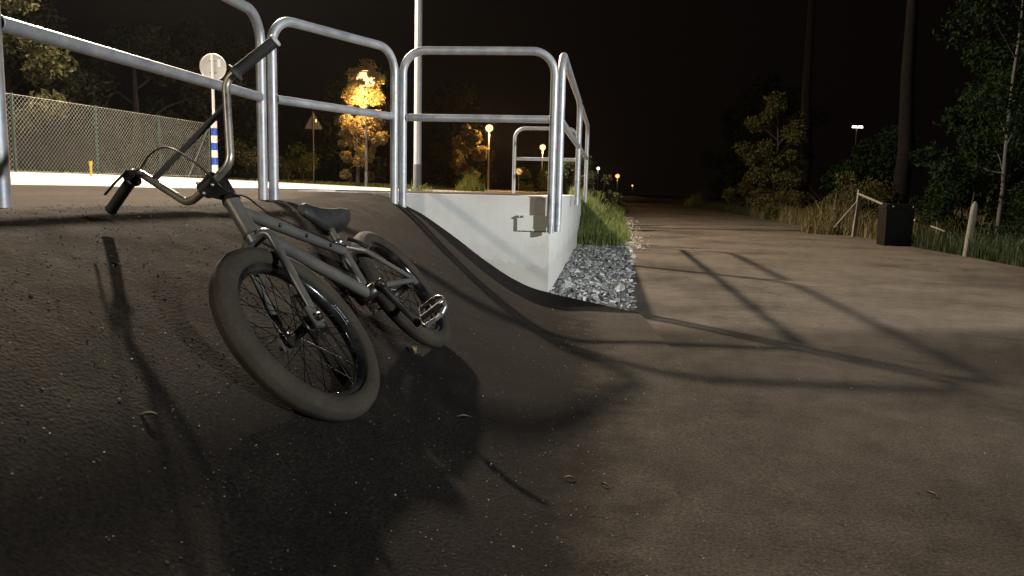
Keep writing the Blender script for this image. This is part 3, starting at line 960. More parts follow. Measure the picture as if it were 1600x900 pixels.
# ------------------------------------------------------------------ signs
e = empty('round_road_sign', (-6.87, 17.5, 0.80))
mb = MB(); mb.tube([(0, 0, -0.1), (0, 0, 2.92)], 0.030, 12); mb.build('post', M['white_film'], e)
mb = MB(); mb.lathe([(0.0, 0.012), (0.288, 0.012), (0.298, 0.004), (0.298, -0.004), (0.288, -0.006), (0.0, -0.006)], (0.0, 0.045, 2.63), (0, 1, 0), 40, closed=False)
mb.build('sign_plate', M['sign_back'], e)
mb = MB(); mb.lathe([(0.286, -0.0065), (0.300, -0.0065), (0.300, -0.018), (0.292, -0.018)], (0.0, 0.045, 2.63), (0, 1, 0), 40)
mb.build('rim', M['sign_back'], e)
for dz in (0.13, -0.13):
    mb = MB(); mb.box((0, 0.022, 2.63 + dz), (0.16, 0.03, 0.035)); mb.build('bracket', M['galv'], e)
mb = MB(); mb.box((0.14, 0.034, 2.72), (0.075, 0.006, 0.17)); mb.build('label_sticker', M['white_film'], e)
for k in range(7):
    z0 = 0.28 + k * 0.165
    mb = MB(); mb.tube([(0, 0, z0), (0, 0, z0 + 0.165)], 0.068 if k % 2 == 0 else 0.067, 16)
    mb.build('band', M['white_film'] if k % 2 == 0 else M['blue_film'], e)
tag(e, 'back of a round road sign on a post with blue and white bands', 'road sign')

e = empty('triangular_road_sign', (-7.9, 30, 0.84))
mb = MB(); mb.tube([(0, 0, -0.1), (0, 0, 2.85)], 0.030, 10); mb.build('post', M['sign_dull'], e)
s_ = 0.74; hh = s_ * 0.866
tri = [(-s_ / 2, 0), (s_ / 2, 0), (0, hh)]
rt_ = []
for i in range(3):
    p, a, b = Vector(tri[i]), Vector(tri[i - 1]), Vector(tri[(i + 1) % 3])
    d1, d2 = (a - p).normalized(), (b - p).normalized()
    rt_ += [p + d1 * 0.06, p + (d1 + d2) * 0.018, p + d2 * 0.06]
mb = MB()
n = len(rt_)
mb.add([(p.x, 0.036, p.y + 2.20) for p in rt_] + [(p.x, 0.044, p.y + 2.20) for p in rt_],
       [tuple(range(n)), tuple(range(2 * n - 1, n - 1, -1))] + [(i, n + i, n + (i + 1) % n, (i + 1) % n) for i in range(n)])
mb.build('sign_plate', M['sign_dull'], e)
mb = MB(); mb.box((0, 0.018, 2.40), (0.2, 0.03, 0.04)); mb.build('bracket', M['sign_dull'], e)
mb = MB(); mb.box((0.10, 0.034, 2.52), (0.06, 0.003, 0.12)); mb.build('label_sticker', M['white_film'], e)
tag(e, 'back of a triangular warning sign on a thin post', 'road sign')

e = empty('small_round_sign', (0.28, 50, 0.85))
mb = MB(); mb.tube([(0, 0, -0.1), (0, 0, 1.45)], 0.022, 8); mb.build('post', M['dark_paint'], e)
mb = MB(); mb.lathe([(0.0, -0.012), (0.21, -0.012), (0.218, 0.0), (0.0, 0.0)], (0, -0.03, 1.26), (0, 1, 0), 28, closed=False); mb.build('sign_plate', M['white_film'], e)
mb = MB(); mb.lathe([(0.165, -0.0145), (0.190, -0.0145), (0.190, -0.0125), (0.165, -0.0125)], (0, -0.03, 1.26), (0, 1, 0), 28); mb.build('ring', M['black_film'], e)
mb = MB(); mb.box((0, -0.046, 1.26), (0.24, 0.004, 0.060), Matrix.Rotation(R(42), 3, 'Y'))
mb.build('symbol', M['black_film'], e)
tag(e, 'small white round sign with a dark diagonal bar under the far railing', 'road sign')

# ------------------------------------------------------------------ street lamps
e = empty('street_lamp', (-2.28, 17.9, 0.72))
mb = MB(); mb.tube([(0, 0, -0.2), (0, 0, 0.66)], 0.098, 20); mb.build('pole_foot', M['dark_paint'], e)
mb = MB(); mb.tube([(0, 0, 0.66), (0, 0, 5.5), (0, 0, 8.8)], [0.089, 0.082, 0.074], 20); mb.build('pole', M['grey_paint'], e)
armp = fillet([(0, 0, 8.8), (0, 0, 9.28), (-4.95, -0.5, 9.34)], 0.4, 8)
mb = MB(); mb.tube(armp, 0.042, 12); mb.build('arm', M['grey_paint'], e)
mb = MB(); mb.box((-5.32, -0.5, 9.34), (0.90, 0.32, 0.13), None, 0.75); mb.build('lamp_head', M['grey_paint'], e)
tag(e, 'tall pale grey lamp pole rising out of view behind the railing', 'street lamp')

def sodium_lamp(loc, ztop, watts, label, mat='sodium', pole_r=0.06, head=0.17, color=(1.0, 0.55, 0.18)):
    e_ = empty('street_lamp', loc)
    h_ = ztop - loc[2]
    mb_ = MB(); mb_.tube([(0, 0, -0.2), (0, 0, h_ - head * 0.9)], [pole_r, pole_r * 0.75], 10); mb_.build('pole', M['dark_paint'], e_)
    mb_ = MB()
    prof = [(0.0, -head)] + [(head * math.cos(a), head * math.sin(a)) for a in [R(-60), R(-35), R(-10), R(15), R(40), R(65)]] + [(0.0, head)]
    mb_.lathe(prof, (0, 0, h_), (0, 0, 1), 18, closed=False); mb_.build('lamp_globe', M[mat], e_)
    mb_ = MB(); mb_.lathe([(0.0, head * 1.02), (head * 0.75, head * 0.75), (head * 0.8, head * 0.68), (0, head * 0.9)], (0, 0, h_), (0, 0, 1), 18, closed=False)
    mb_.build('cap', M['dark_paint'], e_)
    tag(e_, label, 'street lamp', 'lit street lamps')
    l = bpy.data.lights.new('street_lamp_light', 'POINT')
    l.energy = watts; l.color = color; l.shadow_soft_size = head * 1.05
    lo = bpy.data.objects.new('street_lamp_light', l); COL.objects.link(lo)
    lo.location = (loc[0], loc[1] - 0.0, ztop - head * 1.3)
    return e_
sodium_lamp((-5.32, 27.35, 0.86), 4.58, 8500, 'orange street lamp shining through the tree left of the pole', head=0.34)
sodium_lamp((-1.55, 45, 0.9), 4.45, 2600, 'orange street lamp standing right beside the small lit tree', head=0.22)
sodium_lamp((2.32, 65, 0.8), 4.58, 2200, 'smaller orange street lamp seen inside the far railing', head=0.25)
sodium_lamp((12.0, 110, 0.7), 4.40, 300, 'whitish distant lamp, left of the two just right of the railing', 'led', head=0.20, color=(1, .85, .65))
sodium_lamp((20.2, 150, 0.6), 4.31, 500, 'orange distant lamp at the far end of the path', 'sodium_far', head=0.42)
sodium_lamp((26.3, 170, 0.2), 2.75, 120, 'faintest distant lamp nearest the vanishing point of the path', 'sodium_far', head=0.2)
e = empty('distant_light', (26.6, 60, 0))
mb = MB(); mb.tube([(0, 0.1, -0.2), (0, 0.1, 6.6)], [0.09, 0.06], 8); mb.build('pole', M['dark_paint'], e)
for k, x in enumerate((-0.22, 0.22)):
    mb = MB(); mb.box((x, 0, 6.42), (0.38, 0.12, 0.15), None, 0.8); mb.build('lamp_panel', M['led'], e)
mb = MB(); mb.box((0, 0.03, 6.56), (0.95, 0.2, 0.08)); mb.build('lamp_housing', M['dark_paint'], e)
tag(e, 'white double floodlight glowing high among the dark trees', 'floodlight')

# ------------------------------------------------------------------ trees on the left
tree('roadside_tree', 'tree with pale lit leaves at the upper left corner', (-12.2, 17.8, 0.9), 5.6, 1.7, 1.2, 'leaf_olive', 6500, 0.16, 11, 0.13)
tree('roadside_tree', 'dark tree behind the chain link fence, leftmost of the row', (-14.5, 22.0, 0.95), 6.2, 2.3, 0.9, 'leaf_dark', 6000, 0.2, 12, 0.16)
tree('roadside_tree', 'dark bushy tree behind the middle of the chain link fence', (-12.6, 25.5, 1.0), 4.6, 2.2, 0.5, 'leaf_dark', 6000, 0.2, 13, 0.15)
tree('roadside_tree', 'dark tree behind the round sign at the end of the fence', (-11.4, 29.0, 1.0), 4.0, 2.1, 0.4, 'leaf_dark', 6000, 0.2, 14, 0.15)
shrub('roadside_shrub', 'dark shrub between the round sign and the twin railing posts', (-9.6, 28.0, 0.9), 1.6, 1.2, 'leaf_olive', 2600, 0.12, 21)
shrub('roadside_shrub', 'low dark shrub seen just left of the triangular sign', (-10.0, 33.0, 0.9), 1.7, 1.4, 'leaf_mid', 2600, 0.13, 22)
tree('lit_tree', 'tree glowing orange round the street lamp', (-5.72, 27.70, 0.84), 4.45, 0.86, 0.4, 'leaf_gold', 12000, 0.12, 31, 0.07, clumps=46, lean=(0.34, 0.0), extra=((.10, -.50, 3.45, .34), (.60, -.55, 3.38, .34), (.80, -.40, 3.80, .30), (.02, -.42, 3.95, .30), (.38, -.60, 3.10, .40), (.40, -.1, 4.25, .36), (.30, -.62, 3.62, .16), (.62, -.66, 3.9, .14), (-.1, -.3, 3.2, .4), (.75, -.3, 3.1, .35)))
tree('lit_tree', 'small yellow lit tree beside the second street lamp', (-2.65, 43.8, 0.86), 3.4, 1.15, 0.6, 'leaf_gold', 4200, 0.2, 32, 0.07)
shrub('roadside_shrub', 'shrub below the third lamp inside the far railing', (1.7, 52, 0.8), 2.3, 1.3, 'leaf_mid', 2600, 0.16, 23)
shrub('roadside_shrub', 'pale shrub behind the corner posts at the deck edge', (1.35, 19.5, 0.66), 1.35, 0.55, 'leaf_mid', 2200, 0.08, 24)
shrub('roadside_shrub', 'weedy shrub at the end of the side railing above the grass', (1.85, 17.0, 0.45), 1.05, 0.45, 'leaf_olive', 1500, 0.07, 25)
for i, (x, y, h_) in enumerate(((-16, 40, 8), (-10, 46, 7), (-5, 62, 8))):
    tree('background_tree', ['black tree mass behind the fence shrubs', 'black tree between the triangular sign and the lamp lit tree', 'black tree behind the tall lamp pole'][i],
         (x, y, 0.95), h_, 3.6, 0.6, 'leaf_dark', 5000, 0.34, 40 + i, 0.2)

# ------------------------------------------------------------------ woods on the right
tree('wood_tree', 'tall dark trunk rising behind the black bin', (10.2, 20.2, 0.1), 13.0, 2.6, 8.2, 'leaf_wood', 4500, 0.26, 51, 0.20, bark='bark_shaded')
tree('wood_tree', 'faint tall trunk left of the white floodlight', (11.3, 30, 0.1), 15.0, 2.8, 10.0, 'leaf_wood', 4500, 0.3, 52, 0.22, bark='bark_shaded')
tree('birch_tree', 'pale thin birch near the right edge of the picture', (8.30, 13.0, 0.1), 6.0, 1.5, 1.0, 'leaf_wood', 5200, 0.10, 53, 0.045, bark='birch')
tree('wood_tree', 'leafy young tree at the right edge beyond the pale post', (9.6, 13.6, 0.1), 4.0, 1.5, 0.4, 'leaf_wood', 6000, 0.12, 54, 0.08)
tree('wood_tree', 'slender leafy tree at the far left end of the wood', (9.55, 28, 0.05), 4.3, 1.3, 0.5, 'leaf_wood_olive', 5200, 0.13, 55, 0.07)
tree('wood_tree', 'dark leafy tree below the white floodlight', (11.9, 24.5, 0.1), 2.7, 1.8, 0.3, 'leaf_wood', 6000, 0.17, 56, 0.10)
tree('wood_tree', 'dark leafy tree between the trunk and the birch', (10.4, 16.6, 0.1), 4.2, 1.7, 0.3, 'leaf_wood', 6000, 0.15, 57, 0.09)
tree('wood_tree', 'far dark tree above the bend of the path', (16.0, 48, 0.1), 8.0, 3.0, 0.5, 'leaf_wood', 5000, 0.3, 58, 0.16)
tree('wood_tree', 'farthest dark tree mass to the right of the path', (22.0, 75, 0.1), 9.0, 4.0, 0.5, 'leaf_wood', 4500, 0.42, 59, 0.2)
shrub('verge_shrub', 'shrub at the path edge where the wood begins', (9.2, 26.0, 0.02), 1.6, 0.9, 'leaf_wood_olive', 2600, 0.09, 61)
shrub('verge_shrub', 'dull green shrub behind the dry grass clump', (8.6, 19.8, 0.05), 1.5, 1.0, 'leaf_wood_olive', 2600, 0.09, 62)
shrub('verge_shrub', 'low shrub left of the leaning fence rail', (8.15, 18.4, 0.05), 1.1, 0.7, 'leaf_wood_olive', 2000, 0.08, 63)
shrub('verge_shrub', 'dark shrub behind the lower fence rail', (8.3, 13.9, 0.05), 1.25, 0.9, 'leaf_wood', 2600, 0.08, 64)
shrub('verge_shrub', 'dark shrub behind the pale wooden post', (8.1, 11.6, 0.05), 1.1, 0.85, 'leaf_wood', 2600, 0.07, 65)
shrub('verge_shrub', 'shrub at the lower right edge of the wood', (9.2, 11.0, 0.05), 1.6, 1.0, 'leaf_wood', 2600, 0.08, 66)
shrub('verge_shrub', 'bushy shrub by the path between bend and wood', (10.6, 34.5, 0.02), 1.9, 1.1, 'leaf_wood_olive', 2400, 0.12, 67)

# old wooden fence, post and bin
e = empty('wooden_fence', (7.40, 16.4, 0.0))
mb = MB(); mb.box((0, 0, 0.46), (0.075, 0.075, 1.10), Matrix.Rotation(R(3), 3, 'Y'), 0.85); mb.build('post', M['old_wood'], e)
mb = MB(); mb.tube([(-0.03, -0.05, 0.93), (-0.17, -1.6, 0.70)], [0.026, 0.022], 7); mb.build('rail', M['old_wood'], e)
mb = MB(); mb.tube([(-0.12, -2.3, 0.50), (-0.10, -3.6, 0.30)], [0.022, 0.015], 7); mb.build('rail', M['old_wood'], e)
mb = MB(); mb.tube([(0.02, 0.0, 0.80), (-0.42, 0.1, 0.18)], [0.02, 0.018], 7); mb.build('brace', M['old_wood'], e)
tag(e, 'broken grey wooden fence post with sloping rails behind the black bin', 'fence')
mb = MB()
mb.tube([(0, 0, -0.15), (0.004, 0, 0.3), (0.012, 0, 0.70), (0.016, 0, 0.77), (0.018, 0, 0.815)], [0.050, 0.048, 0.045, 0.036, 0.014], 8)
o = mb.build('wooden_post', M['old_wood']); o.location = (6.80, 11.32, 0.0); o.rotation_euler = (0, R(2.8), 0)
tag(o, 'lone pale wooden post with a pointed top at the right path edge', 'post')
e = empty('litter_bin', (6.84, 13.6, -0.02), R(-8))
mb = MB(); mb.box((0, 0, 0.34), (0.44, 0.42, 0.68), None, 1.06); mb.build('body', M['bin'], e)
mb = MB(); mb.box((0, 0, 0.715), (0.49, 0.47, 0.055), None, 0.95); mb.box((0, 0.0, 0.755), (0.40, 0.38, 0.03), None, 0.85); mb.build('lid', M['bin'], e)
for x in (-0.13, 0.20):
    mb = MB(); mb.lathe([(0, 0.006), (0.012, 0.004), (0.013, 0), (0, 0)], (x, -0.237, 0.715), (0, -1, 0), 10, closed=False); mb.build('rivet', M['galv'], e)
tag(e, 'black box shaped bin standing at the right edge of the path', 'bin')

# ------------------------------------------------------------------ bicycle
BX = Vector((-0.129, -0.992, 0.010)); BY = Vector((0.772, -0.094, 0.628)); BZ = Vector((-0.622, 0.089, 0.778))
BX.normalize(); BY = (BY - BX * BX.dot(BY)).normalized(); BZ = BX.cross(BY)
bike = empty('bicycle')
bike.matrix_world = Matrix(((BX.x, BY.x, BZ.x, -0.252), (BX.y, BY.y, BZ.y, 2.839), (BX.z, BY.z, BZ.z, 0.212), (0, 0, 0, 1)))
tag(bike, 'dusty grey BMX bike leaning over on the dark asphalt ramp', 'bicycle')
RW, RT = 0.268, 0.033
ha = R(74.5)
U = Vector((-math.cos(ha), 0, math.sin(ha))); PF = Vector((math.sin(ha), 0, math.cos(ha)))
YL = Vector((0, 1, 0))
FA = Vector((0.95, 0, RW)); RAX = Vector((0, 0, RW)); Qs = FA - 0.032 * PF
crown = Qs + 0.318 * U; httop = crown + 0.125 * U
stem_c = httop + 0.040 * U; clamp = stem_c + 0.052 * PF + 0.008 * U
BBp = Vector((0.35, 0, 0.298)); sd = Vector((-math.cos(R(71)), 0, math.sin(R(71))))
STt = BBp + 0.215 * sd
STEER = -0.102
rm = Matrix.Rotation(STEER, 3, U)
steer = lambda p: Qs + rm @ (p - Qs)

# frame
mb = MB()
mb.tube([crown + U * 0.004, crown + U * 0.012, httop - U * 0.012, httop], [0.0245, 0.0225, 0.0225, 0.0245], 20)
frame = mb.build('frame', M['frame'], bike)
def fr_tube(name, pts_, r_, n=14):
    mb_ = MB(); mb_.tube(pts_, r_, n); return mb_.build(name, M['frame'], frame)
fr_tube('top_tube', [httop - U * 0.030, STt - sd * 0.030], [0.0185, 0.0165])
fr_tube('down_tube', [crown + U * 0.034, (crown + U * 0.034).lerp(BBp, 0.15), BBp], [0.021, 0.0205, 0.0195])
fr_tube('seat_tube', [BBp, STt], 0.0155)
mb = MB(); mb.lathe([(0.0, -0.036), (0.0235, -0.036), (0.0235, 0.036), (0.0, 0.036)], BBp, YL, 22, closed=False); mb.build('bottom_bracket', M['blackmetal'], frame)
for s in (1, -1):
    drop = RAX + Vector((0.012, 0.060 * s, 0))
    fr_tube('chainstay', fillet([BBp + Vector((-0.018, 0.022 * s, 0)), BBp + Vector((-0.075, 0.048 * s, -0.006)), drop], 0.05, 5), 0.0105, 10)
    fr_tube('seatstay', fillet([STt - sd * 0.022 + Vector((0, 0.014 * s, 0)), STt - sd * 0.03 + Vector((-0.055, 0.045 * s, -0.035)), drop + Vector((0, 0, 0.006))], 0.05, 5), 0.0085, 10)
    mb = MB(); mb.box(drop + Vector((-0.006, 0, 0)), (0.052, 0.007, 0.036)); mb.build('dropout', M['frame'], frame)
mb = MB(); mb.lathe([(0.0165, 0), (0.0215, 0.001), (0.0215, 0.016), (0.0165, 0.017)], STt - sd * 0.006, sd, 20); mb.build('seat_clamp', M['steel'], bike)
for t_ in (0.3, 0.55, 0.8):
    pz = (httop - U * 0.030).lerp(STt - sd * 0.030, t_)
    mb = MB(); mb.lathe([(0.0, 0.006), (0.006, 0.005), (0.007, 0.0), (0, 0)], pz + Vector((0, 0.012, -0.012)), (0, 0.7, -0.7), 8, closed=False); mb.build('cable_stop', M['blackmetal'], frame)

# fork (steered)
mb = MB()
mb.tube([crown - U * 0.022, crown + U * 0.001], [0.021, 0.023], 18)
fork = mb.build('fork', M['frame'], bike, steer)
for s in (1, -1):
    ax = FA + Vector((0, 0.056 * s, 0))
    pl = fillet([crown - U * 0.012, crown - U * 0.016 + Vector((0, 0.050 * s, 0)), ax + U * 0.03 - PF * 0.008, ], 0.03, 6)
    mb = MB()
    nn_ = len(pl)
    mb.tube(pl, [0.0165 - 0.0055 * max(0, (i - 2)) / (nn_ - 3) for i in range(nn_)], 14)
    mb.build('fork_leg', M['frame'], fork, steer)
    mb = MB(); mb.box(ax + U * 0.006 - PF * 0.002, (0.034, 0.009, 0.062), Matrix.Rotation(-(math.pi / 2 - ha), 3, 'Y')); mb.build('dropout', M['frame'], fork, steer)
    mb = MB(); mb.lathe([(0, 0.02), (0.006, 0.019), (0.011, 0.013), (0.0115, 0.0), (0, 0)], ax + Vector((0, 0.004 * s, 0)), (0, s, 0), 8, sm=False, closed=False)
    mb.build('axle_nut', M['blackmetal'], fork, steer)

# wheels
def wheel(c, xf, seed, nsp=36):
    mb_ = MB()
    rr = RW - RT * 1.62
    prof = [(rr + 0.006, -0.0175), (rr + 0.007, -0.0145), (rr - 0.002, -0.0135), (rr - 0.004, 0.0), (rr - 0.002, 0.0135), (rr + 0.007, 0.0145), (rr + 0.006, 0.0175),
            (rr - 0.010, 0.0172), (rr - 0.019, 0.0105), (rr - 0.022, 0.0), (rr - 0.019, -0.0105), (rr - 0.010, -0.0172)]
    mb_.lathe(prof, c, YL, 72)
    w_ = mb_.build('wheel', M['rim'], bike, xf)
    mb_ = MB()
    tc = RW - RT
    pr = []
    for k in range(40):
        a = 2 * math.pi * k / 40
        g_ = 0.965 if k in (2, 38, 6, 34) else (0.985 if k in (10, 30) else 1.0)
        pr.append((tc + RT * g_ * math.cos(a), RT * g_ * math.sin(a)))
    pr = [p for p in pr if not (p[0] < tc - RT * 0.72 and abs(p[1]) < RT * 0.66)]
    i0 = max(range(len(pr)), key=lambda i: 0)
    # rotate so that the gap at the rim is the open end
    ang = lambda p: math.atan2(p[1], p[0] - tc)
    pr.sort(key=ang)
    mb_.lathe(pr, c, YL, 80, closed=True)
    mb_.build('tyre', M['tyre'], w_, xf)
    mb_ = MB()
    mb_.lathe([(0.0, -0.052), (0.007, -0.052), (0.007, -0.036), (0.024, -0.035), (0.024, -0.031), (0.015, -0.026), (0.0135, 0.0), (0.015, 0.026), (0.024, 0.031), (0.024, 0.035), (0.007, 0.036), (0.007, 0.052), (0.0, 0.052)], c, YL, 22, closed=False)
    mb_.build('hub', M['blackmetal'], w_, xf)
    for k in range(nsp):
        a = 2 * math.pi * k / nsp
        s = 1 if k % 2 == 0 else -1
        cr = (1 if (k // 2) % 2 == 0 else -1) * R(66)
        h_ = Vector(c) + Vector((math.cos(a + cr), 0, math.sin(a + cr))) * 0.0225 + YL * 0.033 * s
        q_ = Vector(c) + Vector((math.cos(a), 0, math.sin(a))) * (rr - 0.019) + YL * 0.004 * s
        mb_ = MB(); mb_.tube([h_, q_], 0.00115, 5)
        mb_.build('spoke', M['spoke'], w_, xf)
    return w_
fw = wheel(FA, steer, 1)
ident = lambda p: p
rw = wheel(RAX, ident, 2)
# pale sticker on the front rim, with a dark field of illegible letters
rr = RW - RT * 1.62
def rim_strip(a0, a1, r0, r1, yoff, mat, name, n=10):
    mb_ = MB(); v_ = []
    for k in range(n + 1):
        a = a0 + (a1 - a0) * k / n
        d = Vector((math.cos(a), 0, math.sin(a)))
        v_ += [FA + d * r0 + YL * yoff(r0), FA + d * r1 + YL * yoff(r1)]
    mb_.add(v_, [(2 * k, 2 * k + 1, 2 * k + 3, 2 * k + 2) for k in range(n)])
    mb_.build(name, mat, fw, steer)
yo = lambda ex: (lambda r_: (0.0172 if r_ > rr - 0.010 else 0.0172 - (rr - 0.010 - r_) / 0.009 * 0.0067) + ex)
DEC = math.pi * 0.955
rim_strip(DEC, DEC + 0.36, rr - 0.0135, rr + 0.004, yo(0.0008), M['decal'], 'rim_sticker')
rim_strip(DEC + 0.015, DEC + 0.345, rr - 0.0120, rr + 0.0025, yo(0.0013), M['rim'], 'sticker_field')
for k in range(8):
    a = DEC + 0.035 + k * 0.038
    rim_strip(a, a + 0.008, rr - 0.0095, rr + 0.0005, yo(0.0018), M['decal'], 'letter_stroke', 2)
    rim_strip(a + 0.008, a + 0.024, (rr - 0.0095) if k % 2 else (rr - 0.0015), (rr - 0.0075) if k % 2 else (rr + 0.0005), yo(0.0018), M['decal'], 'letter_stroke', 2)
    if k % 3: rim_strip(a + 0.018, a + 0.025, rr - 0.0095, rr + 0.0005, yo(0.0018), M['decal'], 'letter_stroke', 2)

# stem, bars
mb = MB()
mb.tube([httop + U * 0.001, httop + U * 0.012, httop + U * 0.020], [0.026, 0.024, 0.0185], 18)
mb.tube([stem_c - U * 0.022, stem_c + U * 0.022], 0.0215, 18)
mb.box(stem_c + PF * 0.026 + U * 0.006, (0.056, 0.046, 0.044), Matrix.Rotation(-(math.pi / 2 - ha), 3, 'Y'))
mb.tube([clamp - YL * 0.027, clamp + YL * 0.027], 0.0245, 18)
stem = mb.build('stem', M['blackmetal'], bike, steer)
for sx, sz in ((1, 1), (1, -1), (-1, 1), (-1, -1)):
    mb = MB(); mb.lathe([(0, 0.006), (0.0045, 0.006), (0.005, 0.0), (0, 0)], clamp + YL * 0.018 * sx + U * 0.018 * sz + PF * 0.017, PF, 8, closed=False)
    mb.build('bolt', M['steel'], stem, steer)
BRISE = 0.219
def bp(y, h, fw_=0.0): return clamp + YL * y + U * h + PF * fw_
main = fillet([bp(0.360, BRISE + 0.004, -0.052), bp(0.195, BRISE, -0.018), bp(0.088, 0.006, 0.0), bp(0.0, 0.0), bp(-0.088, 0.006, 0.0), bp(-0.195, BRISE, -0.018), bp(-0.360, BRISE + 0.004, -0.052)], 0.045, 8)
mb = MB(); mb.tube(main, 0.0112, 14)
bars = mb.build('handlebar', M['chrome'], bike, steer)
mb = MB()
tcb = 0.70
mb.tube([bp(0.088 + 0.107 * tcb, 0.006 + (BRISE - 0.006) * tcb, -0.018 * tcb), bp(-0.088 - 0.107 * tcb, 0.006 + (BRISE - 0.006) * tcb, -0.018 * tcb)], 0.0085, 12)
mb.build('crossbar', M['rubber'], bars, steer)
for s in (1, -1):
    g0, g1 = bp(0.228 * s, BRISE + 0.001, -0.0248), bp(0.362 * s, BRISE + 0.004, -0.0525)
    gd = (g1 - g0).normalized(); gl = (g1 - g0).length
    prof = [(0.0112, -0.002), (0.026, -0.002), (0.026, 0.003), (0.0158, 0.005)]
    k = 0.012
    while k < gl - 0.004:
        prof += [(0.0163, k), (0.0163, k + 0.003), (0.0150, k + 0.0035), (0.0150, k + 0.0055)]
        k += 0.0062
    prof += [(0.0168, gl), (0.0165, gl + 0.005), (0.0, gl + 0.006)]
    mb = MB(); mb.lathe(prof, g0, gd, 20, closed=False); g = mb.build('grip', M['rubber'], bars, steer)
    mb = MB(); mb.lathe([(0.0, gl + 0.012), (0.015, gl + 0.011), (0.0175, gl + 0.008), (0.0175, gl + 0.0045)], g0, gd, 18, closed=False); mb.build('bar_end', M['decal'] if s == 1 else M['rubber'], g, steer)
# brake lever on the right bar
lv0 = bp(-0.212, BRISE, -0.021)
mb = MB()
mb.lathe([(0.0115, -0.010), (0.0175, -0.010), (0.0175, 0.010), (0.0115, 0.010)], lv0, YL, 16)
mb.box(lv0 + PF * 0.024 - U * 0.004, (0.026, 0.022, 0.018))
lev = mb.build('brake_lever', M['blackmetal'], bars, steer)
mb = MB(); mb.tube([lv0 + PF * 0.034, lv0 + PF * 0.048 - YL * 0.03 - U * 0.01, lv0 + PF * 0.046 - YL * 0.085 - U * 0.012], [0.006, 0.005, 0.0055], 8, flat=0.6); mb.build('lever_blade', M['blackmetal'], lev, steer)
# brake cable
def catmull(P, n=10):
    P = [Vector(p) for p in P]; P = [P[0]] + P + [P[-1]]
    out = []
    for i in range(1, len(P) - 2):
        for k in range(n):
            t = k / n
            a, b, c, d = P[i - 1], P[i], P[i + 1], P[i + 2]
            out.append(0.5 * ((2 * b) + (c - a) * t + (2 * a - 5 * b + 4 * c - d) * t * t + (3 * b - a - 3 * c + d) * t ** 3))
    out.append(P[-2]); return out
cab = [steer(lv0 + PF * 0.03 + YL * 0.010), steer(bp(-0.145, 0.170, 0.040)), steer(bp(-0.085, 0.165, 0.055)), steer(bp(-0.015, 0.130, 0.070)), steer(bp(0.035, 0.040, 0.072)),
       steer(bp(0.050, -0.040, 0.050)), steer(bp(0.042, -0.065, 0.005)), httop + Vector((-0.02, 0.034, -0.01)), (httop - U * 0.030).lerp(STt, 0.25) + Vector((0, 0.018, 0.012)),
       (httop - U * 0.030).lerp(STt - sd * 0.03, 0.6) + Vector((0, 0.018, 0.006)), (httop - U * 0.030).lerp(STt - sd * 0.03, 0.92) + Vector((0, 0.017, 0.004)), STt + Vector((-0.06, 0.02, -0.03))]
mb = MB(); mb.tube(catmull(cab), 0.0026, 7); mb.build('brake_cable', M['blackmetal'], bike)
mb = MB()
for s in (1, -1):
    mb.tube([STt + Vector((-0.075, 0.052 * s, -0.055)), STt + Vector((-0.085, 0.030 * s, -0.015)), STt + Vector((-0.075, 0.012 * s, 0.012))], 0.007, 8)
mb.build('brake_arms', M['blackmetal'], bike)

# saddle
sp0, sp1 = STt + sd * 0.0, STt + sd * 0.085
mb = MB(); mb.tube([STt - sd * 0.03, sp1], 0.0127, 14); mb.build('seat_post', M['frame'], bike)
secs = []   # (along, half width, height of crown, depth of skirt)
prof_s = [(-0.118, 0.030, 0.002, 0.020), (-0.108, 0.058, 0.008, 0.032), (-0.080, 0.069, 0.011, 0.042), (-0.040, 0.062, 0.006, 0.056), (0.0, 0.043, 0.003, 0.062), (0.045, 0.030, 0.005, 0.060), (0.09, 0.023, 0.010, 0.042), (0.122, 0.021, 0.010, 0.036), (0.138, 0.012, 0.004, 0.026)]
tilt = R(17)
sx_ = Vector((math.cos(tilt), 0, math.sin(tilt))); sz_ = Vector((-math.sin(tilt), 0, math.cos(tilt)))
sc_ = sp1 + sz_ * 0.040
V_, F_ = [], []
NS = 14
for (a, w_, t_, sk) in prof_s:
    for k in range(NS):
        an = 2 * math.pi * k / NS
        cy_, cz_ = math.cos(an), math.sin(an)
        yy = w_ * math.copysign(abs(cy_) ** 0.6, cy_)
        zz = (t_ + 0.006) * max(0, cz_) ** 0.7 if cz_ > 0 else -sk * (abs(cz_) ** 0.55)
        if cz_ < 0: yy *= (1 - 0.45 * abs(cz_))
        V_.append(sc_ + sx_ * a + YL * yy + sz_ * zz)
m_ = len(prof_s)
for i in range(m_ - 1):
    for k in range(NS):
        k2 = (k + 1) % NS
        F_.append((i * NS + k, (i + 1) * NS + k, (i + 1) * NS + k2, i * NS + k2))
mb = MB(); mb.add(V_, F_, True); mb.add(V_[:NS], [tuple(range(NS))]); mb.add(V_[-NS:], [tuple(reversed(range(NS)))])
sad = mb.build('saddle', M['seat'], bike)

